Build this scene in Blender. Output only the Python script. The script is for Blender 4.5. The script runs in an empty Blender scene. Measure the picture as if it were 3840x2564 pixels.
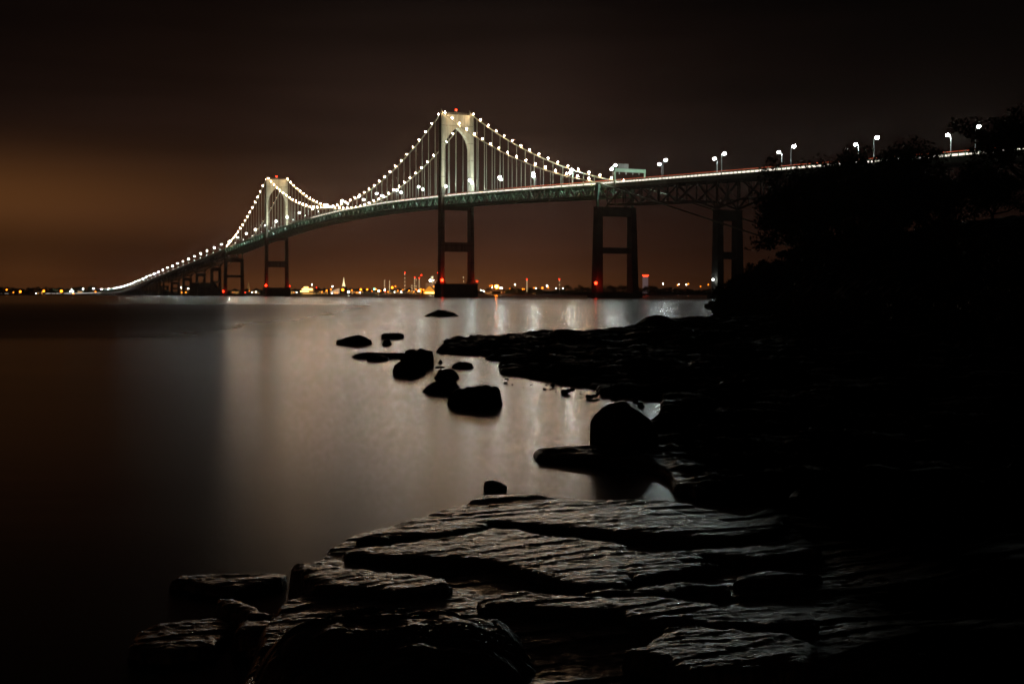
import bpy, math, random
import numpy as np
from mathutils import Vector, Matrix

random.seed(7)
RNG = np.random.default_rng(7)
scene = bpy.context.scene
col = scene.collection

# ------------------------------------------------------------------ camera
F, HY, CAM_H = 4432.0, 1104.0, 1.8        # focal length in photo pixels, horizon row, camera height
cam_d = bpy.data.cameras.new('camera')
cam = bpy.data.objects.new('camera', cam_d)
col.objects.link(cam)
cam_d.sensor_width = 36.0
cam_d.lens = 36.0 * F / 3840.0
cam_d.shift_y = -(1282 - HY) / 3840.0
cam_d.clip_start, cam_d.clip_end = 0.1, 30000
cam.location = (0, 0, CAM_H)
cam.rotation_euler = (math.radians(90), 0, 0)
scene.camera = cam

# ------------------------------------------------------------------ view
scene.view_settings.view_transform = 'Standard'
scene.view_settings.look = 'None'
scene.view_settings.exposure = 0.0
scene.view_settings.gamma = 1.0
scene.render.engine = 'CYCLES'
scene.cycles.use_denoising = True
scene.cycles.max_bounces = 5
scene.cycles.diffuse_bounces = 2
scene.cycles.glossy_bounces = 3
scene.cycles.sample_clamp_indirect = 3.0
scene.cycles.sample_clamp_direct = 0.0
scene.cycles.use_light_tree = True
scene.cycles.pixel_filter_type = 'BLACKMAN_HARRIS'
scene.cycles.filter_width = 1.7

# ------------------------------------------------------------------ night sky
world = bpy.data.worlds.new('World')
scene.world = world
world.use_nodes = True
wt = world.node_tree
for n_ in list(wt.nodes): wt.nodes.remove(n_)
def N(t, kind, **kw):
    n = t.nodes.new(kind)
    for k, v in kw.items(): setattr(n, k, v)
    return n
def ramp(t, stops, interp='LINEAR'):
    r = t.nodes.new('ShaderNodeValToRGB'); r.color_ramp.interpolation = interp
    e = r.color_ramp.elements
    while len(e) > 1: e.remove(e[-1])
    e[0].position, e[0].color = stops[0][0], (*stops[0][1], 1)
    for p, c in stops[1:]:
        q = e.new(p); q.color = (*c, 1)
    return r
def mathn(t, op, a, b=None, clamp=False):
    n = N(t, 'ShaderNodeMath', operation=op, use_clamp=clamp)
    for i, v in enumerate((a, b)):
        if v is None: continue
        if isinstance(v, (int, float)): n.inputs[i].default_value = v
        else: t.links.new(v, n.inputs[i])
    return n.outputs[0]
tc = N(wt, 'ShaderNodeTexCoord')
sep = N(wt, 'ShaderNodeSeparateXYZ')
wt.links.new(tc.outputs['Generated'], sep.inputs[0])
SX, SY, SZ = sep.outputs
# elevation ramp (town glow low down, dark overhead)
elev = ramp(wt, [(0.0, (0.062, 0.021, 0.0085)), (0.02, (0.044, 0.016, 0.0078)), (0.04, (0.034, 0.0135, 0.0076)), (0.085, (0.0235, 0.0120, 0.0088)),
                 (0.16, (0.0140, 0.0074, 0.0055)), (0.24, (0.0046, 0.0028, 0.0023)), (0.34, (0.0022, 0.0015, 0.0013)), (1.0, (0.0012, 0.0009, 0.0009))])
wt.links.new(SZ, elev.inputs[0])
# brightness over azimuth: brightest behind the bridge, dim to the right
azr = ramp(wt, [(0.0, (0.30,)*3), (0.26, (0.62, 0.55, 0.5)), (0.38, (1.0, 0.98, 0.95)), (0.52, (1.0, 1.0, 1.0)), (0.60, (0.62, 0.60, 0.60)), (0.68, (0.36, 0.36, 0.37)), (0.78, (0.22, 0.22, 0.23)), (1.0, (0.12,)*3)])
az01 = mathn(wt, 'ADD', mathn(wt, 'MULTIPLY', SX, 1.0), 0.5, True)
wt.links.new(az01, azr.inputs[0])
mul = N(wt, 'ShaderNodeMixRGB', blend_type='MULTIPLY'); mul.inputs[0].default_value = 1
wt.links.new(elev.outputs[0], mul.inputs[1]); wt.links.new(azr.outputs[0], mul.inputs[2])
# lit underside of a cloud bank on the left
def blob(cx, cz, wx, wz):
    a = mathn(wt, 'POWER', mathn(wt, 'DIVIDE', mathn(wt, 'SUBTRACT', SX, cx), wx), 2.0)
    b = mathn(wt, 'POWER', mathn(wt, 'DIVIDE', mathn(wt, 'SUBTRACT', SZ, cz), wz), 2.0)
    return mathn(wt, 'EXPONENT', mathn(wt, 'MULTIPLY', mathn(wt, 'ADD', a, b), -1.0))
mp = N(wt, 'ShaderNodeMapping'); mp.inputs['Scale'].default_value = (2.2, 2.2, 22)
wt.links.new(tc.outputs['Generated'], mp.inputs[0])
cn = N(wt, 'ShaderNodeTexNoise'); cn.inputs['Scale'].default_value = 1.6; cn.inputs['Detail'].default_value = 5; cn.inputs['Roughness'].default_value = 0.5
wt.links.new(mp.outputs[0], cn.inputs['Vector'])
cmul = mathn(wt, 'ADD', mathn(wt, 'MULTIPLY', cn.outputs[0], 1.5), 0.25)
m2 = N(wt, 'ShaderNodeMixRGB', blend_type='MULTIPLY'); m2.inputs[0].default_value = 0.75
cc = N(wt, 'ShaderNodeCombineXYZ')
for i in range(3): wt.links.new(cmul, cc.inputs[i])
wt.links.new(mul.outputs[0], m2.inputs[1]); wt.links.new(cc.outputs[0], m2.inputs[2])
glow1 = mathn(wt, 'MULTIPLY', blob(-0.42, 0.075, 0.18, 0.034), 0.062)
glow2 = mathn(wt, 'MULTIPLY', blob(-0.385, 0.013, 0.05, 0.020), 0.030)
glow3 = mathn(wt, 'MULTIPLY', blob(-0.10, 0.0, 0.18, 0.022), 0.06)
g = mathn(wt, 'ADD', mathn(wt, 'ADD', glow1, glow2), glow3)
gc = N(wt, 'ShaderNodeMixRGB', blend_type='MIX')
gm = N(wt, 'ShaderNodeVectorMath', operation='SCALE'); gm.inputs[0].default_value = (1.0, 0.36, 0.08)
wt.links.new(g, gm.inputs['Scale'])
add = N(wt, 'ShaderNodeMixRGB', blend_type='ADD'); add.inputs[0].default_value = 1
wt.links.new(m2.outputs[0], add.inputs[1]); wt.links.new(gm.outputs[0], add.inputs[2])
bg = N(wt, 'ShaderNodeBackground'); bg.inputs['Strength'].default_value = 1.15
wt.links.new(add.outputs[0], bg.inputs[0])
wo = N(wt, 'ShaderNodeOutputWorld'); wt.links.new(bg.outputs[0], wo.inputs[0])

# ------------------------------------------------------------------ helpers
def at(px, py, z=0.0):
    """world point at height z seen at photo pixel px,py"""
    d = (CAM_H - z) * F / (py - HY)
    return ((px - 1920) * d / F, d)
def xat(px, d): return (px - 1920) * d / F
def zat(py, d): return (HY - py) * d / F + CAM_H

def mat(name, color, rough=0.6, metal=0.0, noise=0.0, nscale=1.0, emis=None, estr=0.0, bump=0.0, bscale=4.0, spec=0.5, dirt=None):
    m = bpy.data.materials.new(name); m.use_nodes = True
    t = m.node_tree; b = t.nodes['Principled BSDF']
    b.inputs['Base Color'].default_value = (*color, 1)
    b.inputs['Roughness'].default_value = rough
    b.inputs['Metallic'].default_value = metal
    b.inputs['Specular IOR Level'].default_value = spec
    if emis:
        b.inputs['Emission Color'].default_value = (*emis, 1); b.inputs['Emission Strength'].default_value = estr
    if noise:
        co = N(t, 'ShaderNodeTexCoord')
        nz = N(t, 'ShaderNodeTexNoise'); nz.inputs['Scale'].default_value = nscale; nz.inputs['Detail'].default_value = 6
        t.links.new(co.outputs['Object'], nz.inputs['Vector'])
        c0 = tuple(c * (1 - noise) for c in color); c1 = tuple(min(1, c * (1 + noise)) for c in color)
        if dirt: c0 = dirt
        r = ramp(t, [(0.3, c0), (0.7, c1)])
        t.links.new(nz.outputs[0], r.inputs[0]); t.links.new(r.outputs[0], b.inputs['Base Color'])
    if bump:
        co = N(t, 'ShaderNodeTexCoord')
        nb = N(t, 'ShaderNodeTexNoise'); nb.inputs['Scale'].default_value = bscale; nb.inputs['Detail'].default_value = 8
        t.links.new(co.outputs['Object'], nb.inputs['Vector'])
        bp = N(t, 'ShaderNodeBump'); bp.inputs['Strength'].default_value = bump
        t.links.new(nb.outputs[0], bp.inputs['Height']); t.links.new(bp.outputs[0], b.inputs['Normal'])
    return m

M = {}
M['tower'] = mat('pale_tower_paint', (0.50, 0.52, 0.41), 0.55, noise=0.14, nscale=0.25)
def tower_paint():
    m = M['tower']; t = m.node_tree; b = t.nodes['Principled BSDF']
    geo = N(t, 'ShaderNodeTexCoord'); sp = N(t, 'ShaderNodeSeparateXYZ'); t.links.new(geo.outputs['Object'], sp.inputs[0])
    j = mathn(t, 'LESS_THAN', mathn(t, 'FRACT', mathn(t, 'DIVIDE', sp.outputs[2], 11.3)), 0.030)
    mp = N(t, 'ShaderNodeMapping'); mp.inputs['Scale'].default_value = (1.6, 1.6, 0.05); t.links.new(geo.outputs['Object'], mp.inputs[0])
    nz = N(t, 'ShaderNodeTexNoise'); nz.inputs['Scale'].default_value = 1.0; nz.inputs['Detail'].default_value = 5; t.links.new(mp.outputs[0], nz.inputs['Vector'])
    r = ramp(t, [(0.35, (0.55, 0.53, 0.47)), (0.6, (1, 1, 1))]); t.links.new(nz.outputs[0], r.inputs[0])
    old = b.inputs['Base Color'].links[0].from_socket
    mx = N(t, 'ShaderNodeMixRGB', blend_type='MULTIPLY'); mx.inputs[0].default_value = 1; t.links.new(old, mx.inputs[1]); t.links.new(r.outputs[0], mx.inputs[2])
    mj = N(t, 'ShaderNodeMixRGB', blend_type='MIX'); t.links.new(j, mj.inputs[0]); t.links.new(mx.outputs[0], mj.inputs[1]); mj.inputs[2].default_value = (0.16, 0.16, 0.13, 1)
    t.links.new(mj.outputs[0], b.inputs['Base Color'])
tower_paint()
M['green'] = mat('green_steel_paint', (0.20, 0.37, 0.27), 0.42, noise=0.25, nscale=0.4)
M['truss_green'] = mat('truss_steel_paint', (0.30, 0.58, 0.38), 0.34, noise=0.3, nscale=0.3)
M['cable'] = mat('cable_wrap', (0.42, 0.48, 0.38), 0.5, noise=0.15, nscale=1.0)
M['dark_steel'] = mat('dark_truss_paint', (0.17, 0.20, 0.17), 0.6, noise=0.2, nscale=0.5)
M['concrete'] = mat('weathered_concrete', (0.16, 0.155, 0.14), 0.85, noise=0.25, nscale=0.2, bump=0.2, bscale=1.0)
M['asphalt'] = mat('road_asphalt', (0.05, 0.05, 0.05), 0.9, noise=0.2, nscale=0.5)
M['parapet'] = mat('parapet_concrete', (0.3, 0.3, 0.27), 0.7, noise=0.15, nscale=0.5)
M['galv'] = mat('galvanised_pole', (0.35, 0.37, 0.36), 0.4, metal=0.6, noise=0.1, nscale=1)
M['warm_globe'] = mat('warm_lamp_glass', (0.8, 0.7, 0.5), 0.3, emis=(1.0, 0.60, 0.32), estr=480)
M['dim_globe'] = mat('dim_warm_lamp_glass', (0.8, 0.7, 0.5), 0.3, emis=(1.0, 0.76, 0.48), estr=5)
M['street_glow'] = mat('white_lamp_glass', (0.8, 0.8, 0.8), 0.3, emis=(0.88, 1.0, 0.94), estr=560)
M['band'] = mat('headlight_trail_glow', (0.8, 0.8, 0.75), 0.3, emis=(1.0, 0.90, 0.74), estr=1.6)  # headlight trails of passing cars as a steady glow
M['redline'] = mat('taillight_trail_glow', (0.5, 0.08, 0.03), 0.3, emis=(1.0, 0.13, 0.04), estr=1.0)  # tail-light trails of passing cars as a steady glow
M['red'] = mat('red_lamp_glass', (0.6, 0.02, 0.01), 0.3, emis=(1.0, 0.02, 0.005), estr=20)
M['orange'] = mat('orange_lamp_glass', (0.8, 0.4, 0.05), 0.3, emis=(1.0, 0.22, 0.010), estr=9)
M['orange_hot'] = mat('bright_orange_lamp_glass', (0.8, 0.4, 0.05), 0.3, emis=(1.0, 0.24, 0.015), estr=120)
M['white'] = mat('white_lamp', (0.8, 0.8, 0.8), 0.3, emis=(0.95, 1.0, 0.9), estr=60)
M['white_soft'] = mat('soft_white_lamp', (0.8, 0.8, 0.8), 0.3, emis=(0.95, 1.0, 0.95), estr=14)
M['teal'] = mat('green_lamp_glass', (0.1, 0.6, 0.5), 0.3, emis=(0.1, 1.0, 0.6), estr=25)
M['win_warm'] = mat('lit_window_warm', (0.8, 0.5, 0.2), 0.3, emis=(1.0, 0.50, 0.12), estr=2.0)
M['win_white'] = mat('lit_window_white', (0.8, 0.8, 0.7), 0.3, emis=(1.0, 0.85, 0.6), estr=2.5)
M['win_dim'] = mat('dim_window', (0.3, 0.2, 0.1), 0.3, emis=(1.0, 0.55, 0.25), estr=0.12)
M['wall_a'] = mat('house_clapboard', (0.32, 0.29, 0.25), 0.8, noise=0.15, nscale=0.3)
M['wall_b'] = mat('brick_wall', (0.22, 0.12, 0.08), 0.85, noise=0.2, nscale=0.5)
M['wall_c'] = mat('pale_render', (0.42, 0.39, 0.34), 0.8, noise=0.15, nscale=0.3)
M['roof'] = mat('roof_shingle', (0.06, 0.055, 0.05), 0.9, noise=0.2, nscale=1)
M['hull'] = mat('boat_hull_gelcoat', (0.6, 0.6, 0.58), 0.3, noise=0.05, nscale=1)
M['mast'] = mat('mast_aluminium', (0.6, 0.6, 0.58), 0.35, metal=0.7, noise=0.05, nscale=1)
M['bark'] = mat('tree_bark', (0.05, 0.04, 0.03), 0.9, noise=0.3, nscale=3)
M['leaf'] = mat('tree_leaf', (0.035, 0.055, 0.022), 0.65, noise=0.4, nscale=0.8)
M['leaf2'] = mat('shrub_leaf', (0.045, 0.055, 0.02), 0.65, noise=0.4, nscale=1.5)
M['soil'] = mat('dark_soil', (0.03, 0.026, 0.02), 0.95, noise=0.3, nscale=0.6)
M['flag'] = mat('flag_cloth', (0.5, 0.55, 0.4), 0.8, emis=(0.8, 0.9, 0.5), estr=0.0, noise=0.1, nscale=1)

class MB:
    def __init__(s): s.v, s.f, s.m = [], [], []; s.cur = 0
    def add(s, vs, fs):
        b = len(s.v); s.v.extend(vs); s.f.extend([tuple(b + i for i in q) for q in fs]); s.m.extend([s.cur] * len(fs)); return s
    def box(s, x0, x1, y0, y1, z0, z1):
        vs = [(x0,y0,z0),(x1,y0,z0),(x1,y1,z0),(x0,y1,z0),(x0,y0,z1),(x1,y0,z1),(x1,y1,z1),(x0,y1,z1)]
        return s.add(vs, [(0,3,2,1),(4,5,6,7),(0,1,5,4),(1,2,6,5),(2,3,7,6),(3,0,4,7)])
    def bar(s, a, b, w, h=None):
        a, b = Vector(a), Vector(b); h = h or w
        d = (b - a).normalized()
        up = Vector((0,0,1)) if abs(d.z) < 0.99 else Vector((0,1,0))
        x = d.cross(up).normalized(); y = x.cross(d)
        vs = [tuple(p + x*i*w/2 + y*j*h/2) for p in (a, b) for i, j in ((-1,-1),(1,-1),(1,1),(-1,1))]
        return s.add(vs, [(0,3,2,1),(4,5,6,7),(0,1,5,4),(1,2,6,5),(2,3,7,6),(3,0,4,7)])
    def tube(s, pts, radii, n=8, cap=True):
        pts = [Vector(p) for p in pts]
        if isinstance(radii, (int, float)): radii = [radii] * len(pts)
        vs, fs = [], []
        for i, p in enumerate(pts):
            d = (pts[min(i+1, len(pts)-1)] - pts[max(i-1, 0)]).normalized()
            up = Vector((0,0,1)) if abs(d.z) < 0.95 else Vector((0,1,0))
            x = d.cross(up).normalized(); y = x.cross(d)
            for k in range(n):
                a = 2*math.pi*k/n
                vs.append(tuple(p + (x*math.cos(a) + y*math.sin(a)) * radii[i]))
        for i in range(len(pts)-1):
            for k in range(n):
                fs.append((i*n+k, i*n+(k+1)%n, (i+1)*n+(k+1)%n, (i+1)*n+k))
        if cap: fs.append(tuple(range(n-1, -1, -1))); fs.append(tuple((len(pts)-1)*n+k for k in range(n)))
        return s.add(vs, fs)
    def ball(s, c, r, n=8, m=5, sz=1.0):
        vs = [(c[0], c[1], c[2]+r*sz)]
        for i in range(1, m):
            t = math.pi*i/m
            for k in range(n):
                a = 2*math.pi*k/n
                vs.append((c[0]+r*math.sin(t)*math.cos(a), c[1]+r*math.sin(t)*math.sin(a), c[2]+r*sz*math.cos(t)))
        vs.append((c[0], c[1], c[2]-r*sz)); L = len(vs)-1
        fs = [(0, 1+k, 1+(k+1)%n) for k in range(n)]
        for i in range(m-2):
            for k in range(n):
                fs.append((1+i*n+k, 1+(i+1)*n+k, 1+(i+1)*n+(k+1)%n, 1+i*n+(k+1)%n))
        fs += [(L, 1+(m-2)*n+(k+1)%n, 1+(m-2)*n+k) for k in range(n)]
        return s.add(vs, fs)
    def loft(s, secs):
        """secs: list of rings (same count)"""
        n = len(secs[0]); vs = [p for r in secs for p in r]
        fs = [(i*n+k, i*n+(k+1)%n, (i+1)*n+(k+1)%n, (i+1)*n+k) for i in range(len(secs)-1) for k in range(n)]
        fs.append(tuple(range(n-1, -1, -1))); fs.append(tuple((len(secs)-1)*n+k for k in range(n)))
        return s.add(vs, fs)
    def prism(s, prof, x0, x1):
        """prof: (y,z) polygon extruded over x"""
        return s.loft([[(x0, a, b) for a, b in prof], [(x1, a, b) for a, b in prof]])
    def build(s, name, mats, parent=None, smooth=False):
        me = bpy.data.meshes.new(name); me.from_pydata(s.v, [], s.f)
        if not isinstance(mats, (list, tuple)): mats = [mats]
        for q in mats: me.materials.append(q)
        me.polygons.foreach_set('material_index', s.m)
        if smooth: me.polygons.foreach_set('use_smooth', [True]*len(s.f))
        me.update()
        o = bpy.data.objects.new(name, me); col.objects.link(o)
        if parent is not None: o.parent = parent
        return o

def np_mesh(name, V, Q, material, parent=None, smooth=False):
    me = bpy.data.meshes.new(name)
    V = np.asarray(V, np.float32); Q = np.asarray(Q, np.int32); k = Q.shape[1]
    me.vertices.add(len(V)); me.vertices.foreach_set('co', V.ravel())
    me.loops.add(Q.size); me.loops.foreach_set('vertex_index', Q.ravel())
    me.polygons.add(len(Q)); me.polygons.foreach_set('loop_start', np.arange(0, Q.size, k, dtype=np.int32))
    if smooth: me.polygons.foreach_set('use_smooth', np.ones(len(Q), bool))
    me.update(calc_edges=True); me.validate()
    me.materials.append(material)
    o = bpy.data.objects.new(name, me); col.objects.link(o)
    if parent is not None: o.parent = parent
    return o
def empty(name, loc=(0,0,0), rz=0.0, parent=None):
    o = bpy.data.objects.new(name, None); col.objects.link(o); o.location = loc; o.rotation_euler = (0,0,rz)
    o.empty_display_size = 0.5
    if parent is not None: o.parent = parent
    return o
def tag(o, label=None, cat=None, group=None, kind=None):
    if label: o['label'] = label
    if cat: o['category'] = cat
    if group: o['group'] = group
    if kind: o['kind'] = kind
    return o
def copy_tree(o, kids, parent=None):
    c = o.copy(); col.objects.link(c); c.parent = parent
    for ch in kids.get(o.name, []): copy_tree(ch, kids, c)
    return c
def kids_of(root):
    d = {}
    def rec(o):
        d[o.name] = list(o.children)
        for c in o.children: rec(c)
    rec(root); return d
ORD = ['first','second','third','fourth','fifth','sixth','seventh','eighth','ninth','tenth','eleventh','twelfth','thirteenth','fourteenth','fifteenth',
       'sixteenth','seventeenth','eighteenth','nineteenth','twentieth','twenty-first','twenty-second','twenty-third','twenty-fourth','twenty-fifth','twenty-sixth',
       'twenty-seventh','twenty-eighth','twenty-ninth','thirtieth','thirty-first','thirty-second','thirty-third','thirty-fourth','thirty-fifth','thirty-sixth']

# value noise on numpy arrays
_P = np.random.default_rng(11).random((256, 256)).astype(np.float64)
def vnoise(x, y):
    xi, yi = np.floor(x).astype(int), np.floor(y).astype(int)
    fx, fy = x - xi, y - yi
    fx = fx*fx*(3-2*fx); fy = fy*fy*(3-2*fy)
    a = _P[xi & 255, yi & 255]; b = _P[(xi+1) & 255, yi & 255]; c = _P[xi & 255, (yi+1) & 255]; d = _P[(xi+1) & 255, (yi+1) & 255]
    return (a*(1-fx)+b*fx)*(1-fy) + (c*(1-fx)+d*fx)*fy
def fbm(x, y, o=4, g=0.5):
    s, a, t = 0.0, 1.0, 0.0
    for i in range(o):
        s = s + a*vnoise(x*2**i + 17.3*i, y*2**i + 9.1*i); t += a; a *= g
    return s/t
def sdist(x, y, poly):
    """signed distance to polygon, positive inside"""
    P = np.asarray(poly, float); d2 = np.full(x.shape, 1e18); ins = np.zeros(x.shape, bool)
    for i in range(len(P)):
        (ax, ay), (bx, by) = P[i], P[(i+1) % len(P)]
        ex, ey = bx-ax, by-ay; L = ex*ex+ey*ey + 1e-12
        t = np.clip(((x-ax)*ex + (y-ay)*ey)/L, 0, 1)
        d2 = np.minimum(d2, (x-ax-t*ex)**2 + (y-ay-t*ey)**2)
        c = ((ay > y) != (by > y)) & (x < (bx-ax)*(y-ay)/(by-ay+1e-15)+ax)
        ins ^= c
    d = np.sqrt(d2)
    return np.where(ins, d, -d)
def sstep(a, b, x):
    t = np.clip((x-a)/(b-a), 0, 1); return t*t*(3-2*t)

# ------------------------------------------------------------------ water
def water_material():
    m = bpy.data.materials.new('sea_water'); m.use_nodes = True
    t = m.node_tree; b = t.nodes['Principled BSDF']
    b.inputs['Base Color'].default_value = (0.004, 0.005, 0.005, 1)
    b.inputs['IOR'].default_value = 1.33
    b.inputs['Specular IOR Level'].default_value = 0.33
    geo = N(t, 'ShaderNodeNewGeometry')
    mp = N(t, 'ShaderNodeMapping'); mp.inputs['Scale'].default_value = (0.012, 0.075, 1.0); mp.inputs['Rotation'].default_value = (0, 0, math.radians(-4))
    t.links.new(geo.outputs['Position'], mp.inputs[0])
    nz = N(t, 'ShaderNodeTexNoise'); nz.inputs['Scale'].default_value = 1.0; nz.inputs['Detail'].default_value = 4; nz.inputs['Roughness'].default_value = 0.55
    t.links.new(mp.outputs[0], nz.inputs['Vector'])
    r = ramp(t, [(0.25, (-0.02+0.1,)*3), (0.75, (0.02+0.1,)*3)])
    sp = N(t, 'ShaderNodeSeparateXYZ'); t.links.new(geo.outputs['Position'], sp.inputs[0])
    # sheltered cove near the rocks, rougher open water beyond
    mr = N(t, 'ShaderNodeMapRange'); mr.inputs[1].default_value = 25; mr.inputs[2].default_value = 130; mr.inputs[3].default_value = 0.13; mr.inputs[4].default_value = 0.10
    t.links.new(sp.outputs[1], mr.inputs[0])
    t.links.new(nz.outputs[0], r.inputs[0]); t.links.new(mathn(t, 'ADD', r.outputs[0], mr.outputs[0]), b.inputs['Roughness'])
    # a wind-ruffled current lane lies across the left of the cove
    yn = mathn(t, 'ADD', sp.outputs[1], mathn(t, 'MULTIPLY', nz.outputs[0], 14.0))
    m1 = N(t, 'ShaderNodeMapRange', interpolation_type='SMOOTHSTEP'); m1.inputs[1].default_value = 49; m1.inputs[2].default_value = 60; t.links.new(yn, m1.inputs[0])
    m2_ = N(t, 'ShaderNodeMapRange', interpolation_type='SMOOTHSTEP'); m2_.inputs[1].default_value = 80; m2_.inputs[2].default_value = 330; m2_.inputs[3].default_value = 1; m2_.inputs[4].default_value = 0; t.links.new(yn, m2_.inputs[0])
    m3 = N(t, 'ShaderNodeMapRange', interpolation_type='SMOOTHSTEP'); m3.inputs[1].default_value = -0.30; m3.inputs[2].default_value = -0.13; m3.inputs[3].default_value = 1; m3.inputs[4].default_value = 0; t.links.new(sp.outputs[0], m3.inputs[0])
    m3.inputs[1].default_value = -34; m3.inputs[2].default_value = -4
    lane = mathn(t, 'MULTIPLY', mathn(t, 'MULTIPLY', m1.outputs[0], m2_.outputs[0]), m3.outputs[0])
    base = mathn(t, 'ADD', r.outputs[0], mr.outputs[0])
    t.links.new(mathn(t, 'ADD', base, mathn(t, 'MULTIPLY', lane, 0.17)), b.inputs['Roughness'])
    # long, low swell
    mp2 = N(t, 'ShaderNodeMapping'); mp2.inputs['Scale'].default_value = (0.05, 0.45, 1.0); mp2.inputs['Rotation'].default_value = (0, 0, math.radians(6))
    t.links.new(geo.outputs['Position'], mp2.inputs[0])
    n2 = N(t, 'ShaderNodeTexNoise'); n2.inputs['Scale'].default_value = 1.0; n2.inputs['Detail'].default_value = 3
    t.links.new(mp2.outputs[0], n2.inputs['Vector'])
    bp = N(t, 'ShaderNodeBump'); bp.inputs['Strength'].default_value = 0.25; bp.inputs['Distance'].default_value = 0.03
    t.links.new(n2.outputs[0], bp.inputs['Height']); t.links.new(bp.outputs[0], b.inputs['Normal'])
    return m
M['water'] = water_material()
wb = MB(); wb.add([(-9000,-400,0),(9000,-400,0),(9000,12000,0),(-9000,12000,0)], [(0,1,2,3)])
tag(wb.build('water', M['water']), kind='structure')
sb = MB(); sb.add([(-9000,-400,-6),(9000,-400,-6),(9000,12000,-6),(-9000,12000,-6)], [(0,1,2,3)])
tag(sb.build('seabed', M['soil']), kind='structure')

# ------------------------------------------------------------------ the bridge
BO = (-37.1, 784.0); UX, UY = -0.4245, 0.9055
BROT = math.atan2(UY, UX)
bridge = empty('suspension_bridge', (BO[0], BO[1], 0), BROT)
tag(bridge, 'long suspension bridge with two pale lit towers and light-strung cables over dark water', 'bridge')
def b2w(s, y, z=0.0):
    return (BO[0] + UX*s - UY*y, BO[1] + UY*s + UX*y, z)
_t = [(-700,36),(-480,45.4),(-364,50.6),(-204,57.9),(-60,64.9),(0,67.3),(122,71.4),(244,72.8),(366,71.4),(488,67.2),(560,64.2),(697,57.0),(872,48.2),(1111,36.3),(1345,25.2),(1567,14.2),(1700,9.4),(1856,6.4),(2050,4.6),(2400,3.4),(2800,3.4)]
_ss = np.arange(-700, 2801, 5.0); _zz = np.interp(_ss, [a for a, _ in _t], [b for _, b in _t])
_k = np.exp(-0.5*(np.arange(-12, 13)*5/28.0)**2); _k /= _k.sum()
_zz = np.convolve(np.pad(_zz, 12, mode='edge'), _k, mode='valid')
def dz(s): return float(np.interp(s, _ss, _zz)) - 0.8          # road surface height
S0, RC = 1800.0, 520.0
def path(s, y=0.0):
    """bridge-local point of the roadway centre line, offset y to the near side"""
    if s <= S0: return (s, y)
    a = min((s - S0)/RC, math.radians(62)); rest = (s-S0) - a*RC
    cx, cy = S0 + RC*math.sin(a), RC*(1-math.cos(a))
    cx += rest*math.cos(a); cy += rest*math.sin(a)
    return (cx - y*math.sin(a), cy + y*math.cos(a))
SA, SE = -209.5, 697.2            # anchor piers
S_END = 2330.0

def strip(mb, s0, s1, step, sect):
    """sweep a (y, dz) section along the roadway"""
    n = max(2, int(round((s1-s0)/step))+1); rings = []
    for i in range(n):
        s = s0 + (s1-s0)*i/(n-1); z = dz(s)
        rings.append([(*path(s, y), z+h) for y, h in sect])
    mb.loft(rings)
HW = 7.9
m_ = MB(); strip(m_, -520, S_END, 12.2, [(-HW,-0.45),(-HW,0),(HW,0),(HW,-0.45)])
m_.build('deck', M['asphalt'], bridge)
# edge fascias: deep on the approaches, shallow on the suspended spans
m_ = MB()
for sg in (-1, 1):
    a, b = sg*(HW+0.02), sg*(HW+0.32)
    strip(m_, SA, SE, 12.2, [(a,-0.6),(a,0.12),(b,0.12),(b,-0.6)])
    strip(m_, -520, SA-0.5, 12.2, [(a,-1.9),(a,0.12),(b,0.12),(b,-1.9)])
    strip(m_, SE+0.5, S_END-330, 12.2, [(a,-1.9),(a,0.12),(b,0.12),(b,-1.9)])
    strip(m_, S_END-329.5, S_END, 12.2, [(a,-0.5),(a,0.12),(b,0.12),(b,-0.5)])
m_.build('deck_edge', M['green'], bridge)

# stiffening trusses
def stiff_truss(y):
    mb = MB(); P = 6.1; n = int(round((SE-SA)/P)); P = (SE-SA)/n
    for i in range(n):
        s0, s1 = SA+i*P, SA+(i+1)*P
        t0, t1 = dz(s0)-0.75, dz(s1)-0.75; b0, b1 = t0-5.3, t1-5.3
        mb.bar((s0,y,t0),(s1,y,t1),0.5,0.5); mb.bar((s0,y,b0),(s1,y,b1),0.5,0.6)
        mb.bar((s0,y,t0-0.3),(s0,y,b0+0.3),0.55,0.40)
        if i % 2 == 0: mb.bar((s0,y,b0),(s1,y,t1),0.5,0.34)
        else: mb.bar((s0,y,t0),(s1,y,b1),0.5,0.34)
    return mb
for y in (9.4, -9.4): stiff_truss(y).build('stiffening_truss', M['truss_green'], bridge)
# floor beams and lower laterals
mb = MB(); P = 12.2; n = int((SE-SA)/P)
for i in range(n+1):
    s = SA + i*(SE-SA)/n; z = dz(s)
    near_tower = min(abs(s), abs(s-487.7)) < 4
    mb.bar((s,-8.8,z-0.9),(s,8.8,z-0.9),0.35,0.8)
    mb.bar((s,-8.8,z-6.0),(s,8.8,z-6.0),0.35,0.35)
    for k in range(4):
        y0, y1 = -8.8+k*4.4, -8.8+(k+1)*4.4
        mb.bar((s,y0,z-(1.3 if k%2 else 5.8)),(s,y1,z-(5.8 if k%2 else 1.3)),0.22)
    if not near_tower:
        for sg in (-1,1): mb.bar((s,sg*9.0,z-0.5),(s,sg*10.2,z-0.25),0.3,0.4)
    if i < n:
        s2 = SA + (i+1)*(SE-SA)/n; z2 = dz(s2)
        mb.bar((s,-8.8,z-6.0),(s2,8.8,z2-6.0),0.25); mb.bar((s,8.8,z-6.0),(s2,-8.8,z2-6.0),0.25)
mb.build('floor_beams', M['truss_green'], bridge)

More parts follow.
